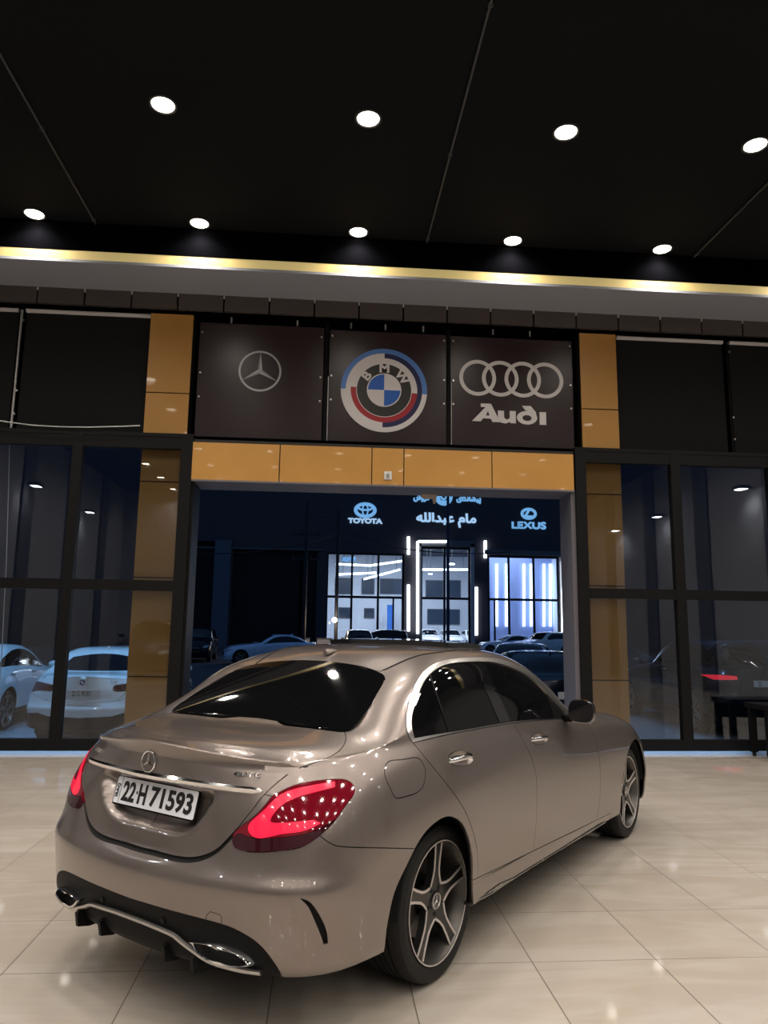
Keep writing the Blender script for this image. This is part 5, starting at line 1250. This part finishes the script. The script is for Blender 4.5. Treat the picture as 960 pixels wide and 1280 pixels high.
wallpiece('facade_panel', fx0, la, GZ, TOPZ); wallpiece('facade_panel', la, lb_, zl2, TOPZ); wallpiece('facade_panel', lb_, lc, GZ, TOPZ, M_FAC2 if False else M_FAC); wallpiece('facade_panel', lc, ld_, zl, TOPZ); wallpiece('facade_panel', ld_, w1a, GZ, TOPZ)
wallpiece('facade_panel', w1a, w1b, zt1, TOPZ); wallpiece('facade_panel', w1b, pa, GZ, TOPZ); wallpiece('facade_panel', pa, pb, ztp, TOPZ); wallpiece('facade_panel', pb, w2a, GZ, TOPZ); wallpiece('facade_panel', w2a, w2b, zt2, TOPZ); wallpiece('facade_panel', w2b+1.2, fx1, GZ, TOPZ); wallpiece('facade_panel', w2b, w2b+1.2, zt2, TOPZ)
M_PALE = mat('facade_pale', (.42, .42, .46), .6); wallpiece('facade_panel', w2b+.1, w2b+1.2, GZ, zt2, M_PALE)
wallpiece('facade_pilaster', F(268, 720).x, F(288, 720).x, GZ, F(278, 676).z, mat('pilaster_blue', (.07, .10, .14), .6), YF-.5, YF)
struct(boxobj('unit_recess', (la-.1, YF+.6, GZ), (ld_+.1, YF+7, TOPZ), M_DARK)); wallpiece('facade_cornice', F(225, 700).x, F(405, 700).x, zl, zl+.12, M_FAC2, YF-.2, YF)
wallpiece('facade_cornice', w2a-.3, w2b+1.3, zt2+.05, zt2+.45, M_FAC2, YF-.3, YF)
# interior of the lit showroom
M_IN = mat('interior_white', (.62, .65, .70), .6); M_INF = mat('interior_floor', (.35, .36, .38), .25); M_INC = mat('interior_ceiling', (.03, .03, .035), .6)
ix0, ix1, iy1 = w1a-2, w2b+1, YF+16; zc = max(zt1, ztp)+.8
struct(boxobj('interior_back', (ix0, iy1, GZ), (ix1, iy1+.2, zc), M_IN)); struct(boxobj('interior_floor', (ix0, YF+.6, GZ-.1), (ix1, iy1, GZ+.05), M_INF)); struct(boxobj('interior_ceiling', (ix0, YF+.6, zc), (ix1, iy1, zc+.2), M_INC)); struct(boxobj('interior_side', (ix0-.2, YF+.6, GZ), (ix0, iy1, zc), M_IN)); struct(boxobj('interior_side', (ix1, YF+.6, GZ), (ix1+.2, iy1, zc), M_IN))
M_LED = mat('led_white', (1, 1, 1), .4, emit=(.86, .93, 1), estr=5); M_LEDB = mat('led_cool', (1, 1, 1), .4, emit=(.72, .84, 1), estr=3.2)
def led(p, q, r, label, m=None, name='led_strip', group=None):
    bm = bmesh.new(); d = (Vector(q)-Vector(p)).normalized(); tube(bm, [p, q], 0, up=(0, 1, 0) if abs(d.y) < .9 else (0, 0, 1), prof=[(-r, -r), (r, -r), (r, r), (-r, r)]); return tag(bobj(name, bm, m or M_LED), label, 'light strip' if label else None, group)
for (x, y0, y1), lb in (((510.6, 671, 693), 'short upright white light strip high left of the lit portal opposite'), ((510.6, 731, 789), 'long upright white light strip low left of the lit portal opposite'), ((606.6, 676, 697.5), 'short upright white light strip high right of the portal opposite'), ((595.4, 734, 794), 'long upright white light strip low right of the portal opposite'), ((704, 702, 790), 'upright white light strip on the pale wall right of the lit window opposite')):
    led(F(x, y0, .10), F(x, y1, .10), .10, lb)
e = empty('portal_frame', ((pa+pb)/2, YF-.1, GZ), 0, 'grey frame around the tall lit portal opposite', 'frame'); cx = (pa+pb)/2; hh = ztp-GZ
boxobj('jamb', (pa-cx-.35, -.15, 0), (pa-cx, .4, hh+.3), M_FAC2, e); boxobj('jamb', (pb-cx, -.15, 0), (pb-cx+.3, .4, hh+.3), M_PALE, e); boxobj('head', (pa-cx-.35, -.15, hh+.02), (pb-cx+.3, .4, hh+.55), M_FAC2, e)
for a_, b_ in (((522, 677), (522, 792)), ((523, 677), (558, 677))):
    l_ = led(F(*a_, .3)-e.location, F(*b_, .3)-e.location, .10, None); l_.parent = e
    for k_ in ('label', 'category'):
        if k_ in l_: del l_[k_]
M_MUL = mat('mullion_black', (.008, .008, .01), .5); M_PANE2 = glass_mat('far_pane', (.86, .92, 1), .0)
def glazing(i, x0, x1, z1, mull, extra=()):
    f = bpy.data.objects.new('window_%d' % i, None); C.objects.link(f); f.location = ((x0+x1)/2, YF+.2, GZ); f['kind'] = 'structure'; cx = (x0+x1)/2; h = z1-GZ
    for px in mull: boxobj('mullion', (px-cx-.09, -.06, 0), (px-cx+.09, .06, h), M_MUL, f)
    for px, zt in extra: boxobj('mullion', (px-cx-.07, -.06, 0), (px-cx+.07, .06, zt), M_MUL, f)
    boxobj('rail', (x0-cx, -.05, ztr-GZ-.1), (x1-cx, .05, ztr-GZ+.1), M_MUL, f); boxobj('rail', (x0-cx, -.05, h-.16), (x1-cx, .05, h), M_MUL, f); boxobj('pane', (x0-cx, -.01, 0), (x1-cx, .01, h-.1), M_PANE2, f)
glazing(3, w1a, w1b, zt1, [F(x, 720).x for x in (409, 440, 473, 504)], [(F(491.7, 770).x, ztr-GZ)])
glazing(4, pa, pb, ztp, [F(x, 720).x for x in (527, 556, 587)]); glazing(5, w2a, w2b, zt2, [F(x, 720).x for x in (611, 636.5, 667.7, 698)], [(F(619, 770).x, ztr-GZ)])
# curtain wall with upright lights behind the right window
YC = YF+5
cw = struct(boxobj('interior_curtain', (F(604, 745, -5).x, YC, GZ), (ix1, YC+.15, zc), mat('curtain_blue', (.40, .50, .88), .6)))
for px in (621, 633, 655, 664, 680, 688): led(at_y(px, 705, YC-.1), at_y(px, 783, YC-.1), .09, 'upright white light line on the pale blue wall inside the right window opposite', M_LEDB, 'light_line', 'light lines in the right window opposite')
# ceiling light lines, dark inner windows and upper floor behind the left window and portal
for i, (a, b_) in enumerate((((420, 705), (462, 707)), ((462, 707), (505, 701)), ((424, 718), (470, 716)), ((455, 724), (500, 712)), ((528, 712), (585, 712)))):
    q0, q1 = at_y(*a, YF+7+i*.15), at_y(*b_, YF+8+i*.15); o = led(q0, q1, .08, 'ceiling light line inside the showroom opposite', M_LED, 'light_line', 'ceiling light lines opposite')
    for q in (q0.lerp(q1, .1), q0.lerp(q1, .9)): bm = bmesh.new(); cyl(bm, q, (q.x, q.y, zc+.05), .02, 6); bobj('hanger', bm, M_MUL, o)
for i, (x, y, s) in enumerate(((565, 706, .26), (538, 718, .2))):
    p = at_y(x, y, YF+8); e = empty('drum_lamp', (p.x, p.y, p.z), 0, 'round white ceiling lamp inside the portal opposite', 'ceiling light', 'drum lamps opposite'); bm = bmesh.new(); lathe(bm, [(0, 0), (s, 0), (s, s*.5), (0, s*.5)], 16); bmesh.ops.recalc_face_normals(bm, faces=bm.faces[:]); bobj('drum', bm, M_LED, e); bm = bmesh.new(); cyl(bm, (0, 0, .05), (0, 0, zc-p.z), .03, 6); bobj('stem', bm, M_MUL, e)
M_WIN = mat('inner_window', (.035, .05, .075), .3)
for i, (x0, y0, x1, y1) in enumerate(((420, 723, 439, 742), (453, 724, 467, 742), (476, 724, 503, 742), (533, 726, 553, 746), (562, 726, 575, 746), (456, 761, 467, 772), (424, 760, 438, 772), (535, 762, 574, 780))):
    a = at_y(x0, y0, iy1-.1); b_ = at_y(x1, y1, iy1-.1); e = empty('inner_window', ((a.x+b_.x)/2, iy1-.05, b_.z), 0, 'dark window in the white rear wall of the showroom opposite', 'window', 'dark inner windows opposite'); w2 = (b_.x-a.x)/2; h = a.z-b_.z
    boxobj('pane', (-w2, -.02, 0), (w2, .02, h), M_WIN, e); bm = bmesh.new(); prism(bm, [(-w2-.08, -.08), (w2+.08, -.08), (w2+.08, h+.08), (-w2-.08, h+.08)], -.06, .02, 'y', holes=[[(-w2, 0), (w2, 0), (w2, h), (-w2, h)]]); bobj('frame', bm, M_FAC2, e)
p0 = at_y(484, 756, iy1-2); p1 = at_y(492, 787, iy1-2); e = empty('wall_banner', ((p0.x+p1.x)/2, iy1-2, p1.z), 0, 'blue upright banner inside the left window opposite', 'banner'); boxobj('cloth', (-(p1.x-p0.x)/2, -.02, 0), ((p1.x-p0.x)/2, .02, p0.z-p1.z), mat('banner_blue', (.03, .15, .5), .6), e)
for i, (x, lb) in enumerate(((540, 'white SUV at the left of the lit portal inside the showroom opposite'), (569.5, 'white SUV in the middle of the lit portal inside the showroom opposite'), (599, 'white SUV at the right of the lit portal inside the showroom opposite'))):
    p = at_y(x, 790, YF+4); car('suv', p.x, YF+7+i*.4, 0, -1, P_WHITE, lb, z=GZ+.05)
for x, y, e_w in ((w1a+3, YF+6, 1), ((pa+pb)/2, YF+6, 1), (w2a+2.5, YF+2.5, .22)):  # area lamps without fixtures, added to brighten the white interior opposite
    ld = bpy.data.lights.new('showroom_added_fill', 'AREA'); ld.energy = OPP_W*e_w; ld.size = 5; ld.color = (.85, .92, 1); lo = bpy.data.objects.new('showroom_added_fill_lamp', ld); C.objects.link(lo); lo.location = (x, y, zc-.1)
# lit signs on the facade
M_NEON = mat('neon_blue', (.1, .2, .3), .4, emit=(.20, .50, .90), estr=.75); M_NEONW = mat('neon_white', (.2, .3, .4), .4, emit=(.42, .66, .95), estr=.8)
def fsign(px, py, label): p = F(px, py, .06); return empty('lit_sign', p, 0, label, 'sign'), 60/CAM_F
def tubes(e, name, pts, r, m, closed=True):
    bm = bmesh.new(); tube(bm, [(x, 0, z) for x, z in pts], r, 6, closed); return bobj(name, bm, m, e)
def outline_text(e, txt, w, h, x, z, m, r, name='lettering', fill=None):
    cu = bpy.data.curves.new('t', 'FONT'); cu.body = txt; cu.size = 1; cu.align_x = 'CENTER'; cu.align_y = 'CENTER'; cu.resolution_u = 4; cu.fill_mode = 'NONE'; cu.offset = .012
    o = bpy.data.objects.new('t', cu); C.objects.link(o); dg = bpy.context.evaluated_depsgraph_get(); dg.update(); d0 = bpy.data.meshes.new_from_object(o.evaluated_get(dg))
    xs = [v.co.x for v in d0.vertices]; zs = [v.co.y for v in d0.vertices]; sx = w/(max(xs)-min(xs)); sy = h/(max(zs)-min(zs)); mx_, mz_ = (max(xs)+min(xs))/2, (max(zs)+min(zs))/2
    # follow each outline with a thin tube
    bm0 = bmesh.new(); bm0.from_mesh(d0); bm = bmesh.new(); seen = set()
    for v in bm0.verts:
        if v in seen or not v.link_edges: continue
        loop = [v]; seen.add(v); cur = v
        while True:
            nx = next((e2.other_vert(cur) for e2 in cur.link_edges if e2.other_vert(cur) not in seen), None)
            if nx is None: break
            loop.append(nx); seen.add(nx); cur = nx
        if len(loop) > 2: tube(bm, [(x+(q.co.x-mx_)*sx, 0, z+(q.co.y-mz_)*sy) for q in loop], r, 5, True)
    bm0.free(); bpy.data.objects.remove(o); bpy.data.curves.remove(cu); return bobj(name, bm, m, e)
e, k = fsign(456.5, 642, 'blue lit sign with oval emblem and TOYOTA lettering on the facade opposite')
def E2(rx, rz, x=0, z=0, n=28): return [(x+rx*math.cos(2*math.pi*i/n), z+rz*math.sin(2*math.pi*i/n)) for i in range(n)]
tubes(e, 'oval', E2(13*k, 8.6*k, 0, 4.4*k), .10, M_NEON); tubes(e, 'oval', E2(10.6*k, 6.6*k, 0, 4.4*k), .05, M_NEON); tubes(e, 'oval', E2(8.5*k, 2.9*k, 0, 8.0*k), .06, M_NEON); tubes(e, 'oval', E2(3.4*k, 7.2*k, 0, 4.6*k), .06, M_NEON); tubes(e, 'arc', [(-9.5*k, 6.5*k), (-5*k, 4.2*k), (5*k, 4.2*k), (9.5*k, 6.5*k)], .05, M_NEON, False)
me = text_mesh('TOYOTA', 8.2*k, .1, .035, 1.25); obj('lettering', place(me, (0, 0, -9.6*k), (1, 0, 0), (0, 0, 1)), M_NEONW, e)
e, k = fsign(661, 648, 'blue lit sign with oval emblem and LEXUS lettering on the facade opposite')
tubes(e, 'oval', E2(9.2*k, 6.4*k, 0, 6*k), .10, M_NEON); tubes(e, 'oval', E2(7.6*k, 5*k, 0, 6*k), .05, M_NEON); tubes(e, 'stroke', [(1.0*k, 10.5*k), (-3.2*k, 4.0*k), (-2.6*k, 2.9*k), (5.5*k, 2.9*k)], .07, M_NEON, False); tubes(e, 'stroke', [(-1.0*k, 10*k), (-4.8*k, 4.2*k), (-4.0*k, 2.6*k)], .05, M_NEON, False)
outline_text(e, 'LEXUS', 44*k, 8.5*k, 0, -9*k, M_NEON, .055)
e, k = fsign(558, 650, 'white lit Arabic name sign over the lit portal opposite')
outline_text(e, '\uFEEA\uFEE0\uFEDF\uFE8D\uFEAA\uFE92\uFECB \uFEE1\uFE8E\uFEE3', 76*k, 18*k, 0, 0, M_NEONW, .058)
e, k = fsign(558, 622, 'blue lit Kurdish sign with round emblem above the name sign opposite')
outline_text(e, '\uFBFC\uFE8E\uFB95\uFEE7\uFE8E\uFEB8\uFBFF\uFB58', 31*k, 11*k, 29*k, -1*k, M_NEON, .05); outline_text(e, '\uFEB5\uFBD9\uFEAE\uFED3', 20*k, 10*k, -32*k, -1*k, M_NEON, .05)
tubes(e, 'emblem_ring', E2(9.5*k, 9.5*k, -3.5*k, 1*k), .14, M_NEON); tubes(e, 'emblem_ring', E2(6.8*k, 6.8*k, -3.5*k, 1*k), .09, M_NEON); tubes(e, 'emblem_stroke', [(-8*k, 1*k), (-3.5*k, 4*k), (1*k, 1*k), (-3.5*k, -3*k)], .12, M_NEON)
bm = bmesh.new(); d0 = at_y(436, 699, YF+4); ws_ = empty('lit_sign', d0, 0, 'small blue lit word behind the left window opposite', 'sign'); outline_text(ws_, 'ALHAD', 17*k, 5*k, 0, 0, M_NEON, .05)
for x in (-.4, .4): cyl(bm, (x, 0, .1), (x, 0, zc-d0.z+.05), .02, 6)
bobj('hanger', bm, M_MUL, ws_)
# poles and wires in the street
def pole(px, Y, r, m, label, top=9.5, arms=()):
    p = at_y(px, 780, Y); e = empty('street_pole', (p.x, Y, GZ), 0, label, 'pole'); bm = bmesh.new(); cyl(bm, (0, 0, 0), (0, 0, top), r, 10, r*.75); bobj('shaft', bm, m, e, smooth=40)
    for z in arms: boxobj('cross_arm', (-.9, -.06, z), (.9, .06, z+.1), m, e); [bobj('insulator', (lambda b2: (cyl(b2, (x, 0, z+.1), (x, 0, z+.3), .05, 8), b2)[1])(bmesh.new()), m, e) for x in (-.8, -.3, .3, .8)]
    return e, p
M_POLE = mat('pole_dark', (.012, .014, .02), .6); M_POLEB = mat('pole_blue', (.012, .03, .07), .5)
pole(380, 45, .13, M_POLE, 'dark wooden utility pole with cross arm left of the lit left window', 9.5, (5.9, 7.4)); e, p = pole(420, 46, .12, M_POLE, 'dark pole carrying a small warm lamp in front of the lit left window', 9.3)
bm = bmesh.new(); bmesh.ops.create_uvsphere(bm, u_segments=14, v_segments=10, radius=.17); bmesh.ops.translate(bm, verts=bm.verts[:], vec=(-.1, -.28, 1.54+(772-763)*46/CAM_F-GZ)); bobj('lamp_globe', bm, mat('warm_globe', (1, .9, .7), .4, emit=(1, .72, .42), estr=9), e, smooth=180)
ld = bpy.data.lights.new('globe_lamp', 'POINT'); ld.energy = 160; ld.color = (1, .75, .48); ld.shadow_soft_size = .15; lo = bpy.data.objects.new('lamp', ld); C.objects.link(lo); lo.parent = e; lo.location = (-.1, -.6, 1.54+(772-763)*46/CAM_F-GZ)
pole(560, 34, .085, M_POLEB, 'dark blue flagpole standing in front of the lit portal opposite', 9)
for i, (a, b_, Y) in enumerate((((225, 690), (420, 668), 45), ((420, 668), (640, 690), 45), ((380, 640), (420, 640), 45))):
    p, q = at_y(*a, Y), at_y(*b_, Y); cable('cable', [p.lerp(q, t)-Vector((0, 0, .5*4*t*(1-t)*(.4 if i == 2 else 1))) for t in np.linspace(0, 1, 13)], .03, M_POLE, 'black overhead wire across the street, %s' % ('left of the lamp pole', 'right of the lamp pole', 'short between the two poles')[i])
for px, w_, lb in ((381.5, .30, 'narrow white kerbside box left of the lamp pole'), (406, .48, 'wide white kerbside box beside the lamp pole')):
    p = at_y(px, 790, 48); e = empty('kerb_box', (p.x, 48, GZ), 0, lb, 'box'); boxobj('body', (-w_, -.3, 0), (w_, .3, 1.05), M_PALE, e, bevel=.02); boxobj('cap', (-w_-.03, -.33, 1.05), (w_+.03, .33, 1.12), M_FAC2, e)
for px0, px1, lb in ((313, 327, 'left tilted pale board leaning in the dark unit opposite'), (333, 343, 'right tilted pale board leaning in the dark unit opposite')):
    a = at_y(px0, 752, YF+2); b_ = at_y(px1, 786, YF+2); e = empty('leaning_board', ((a.x+b_.x)/2, YF+2, b_.z), 0, lb, 'board'); w2 = .35; bm = bmesh.new(); prism(bm, [(-w2, 0), (w2*.3, 0), (w2, a.z-b_.z), (w2*.2, a.z-b_.z)], -.04, .04, 'y'); bobj('board', bm, M_PALE, e)
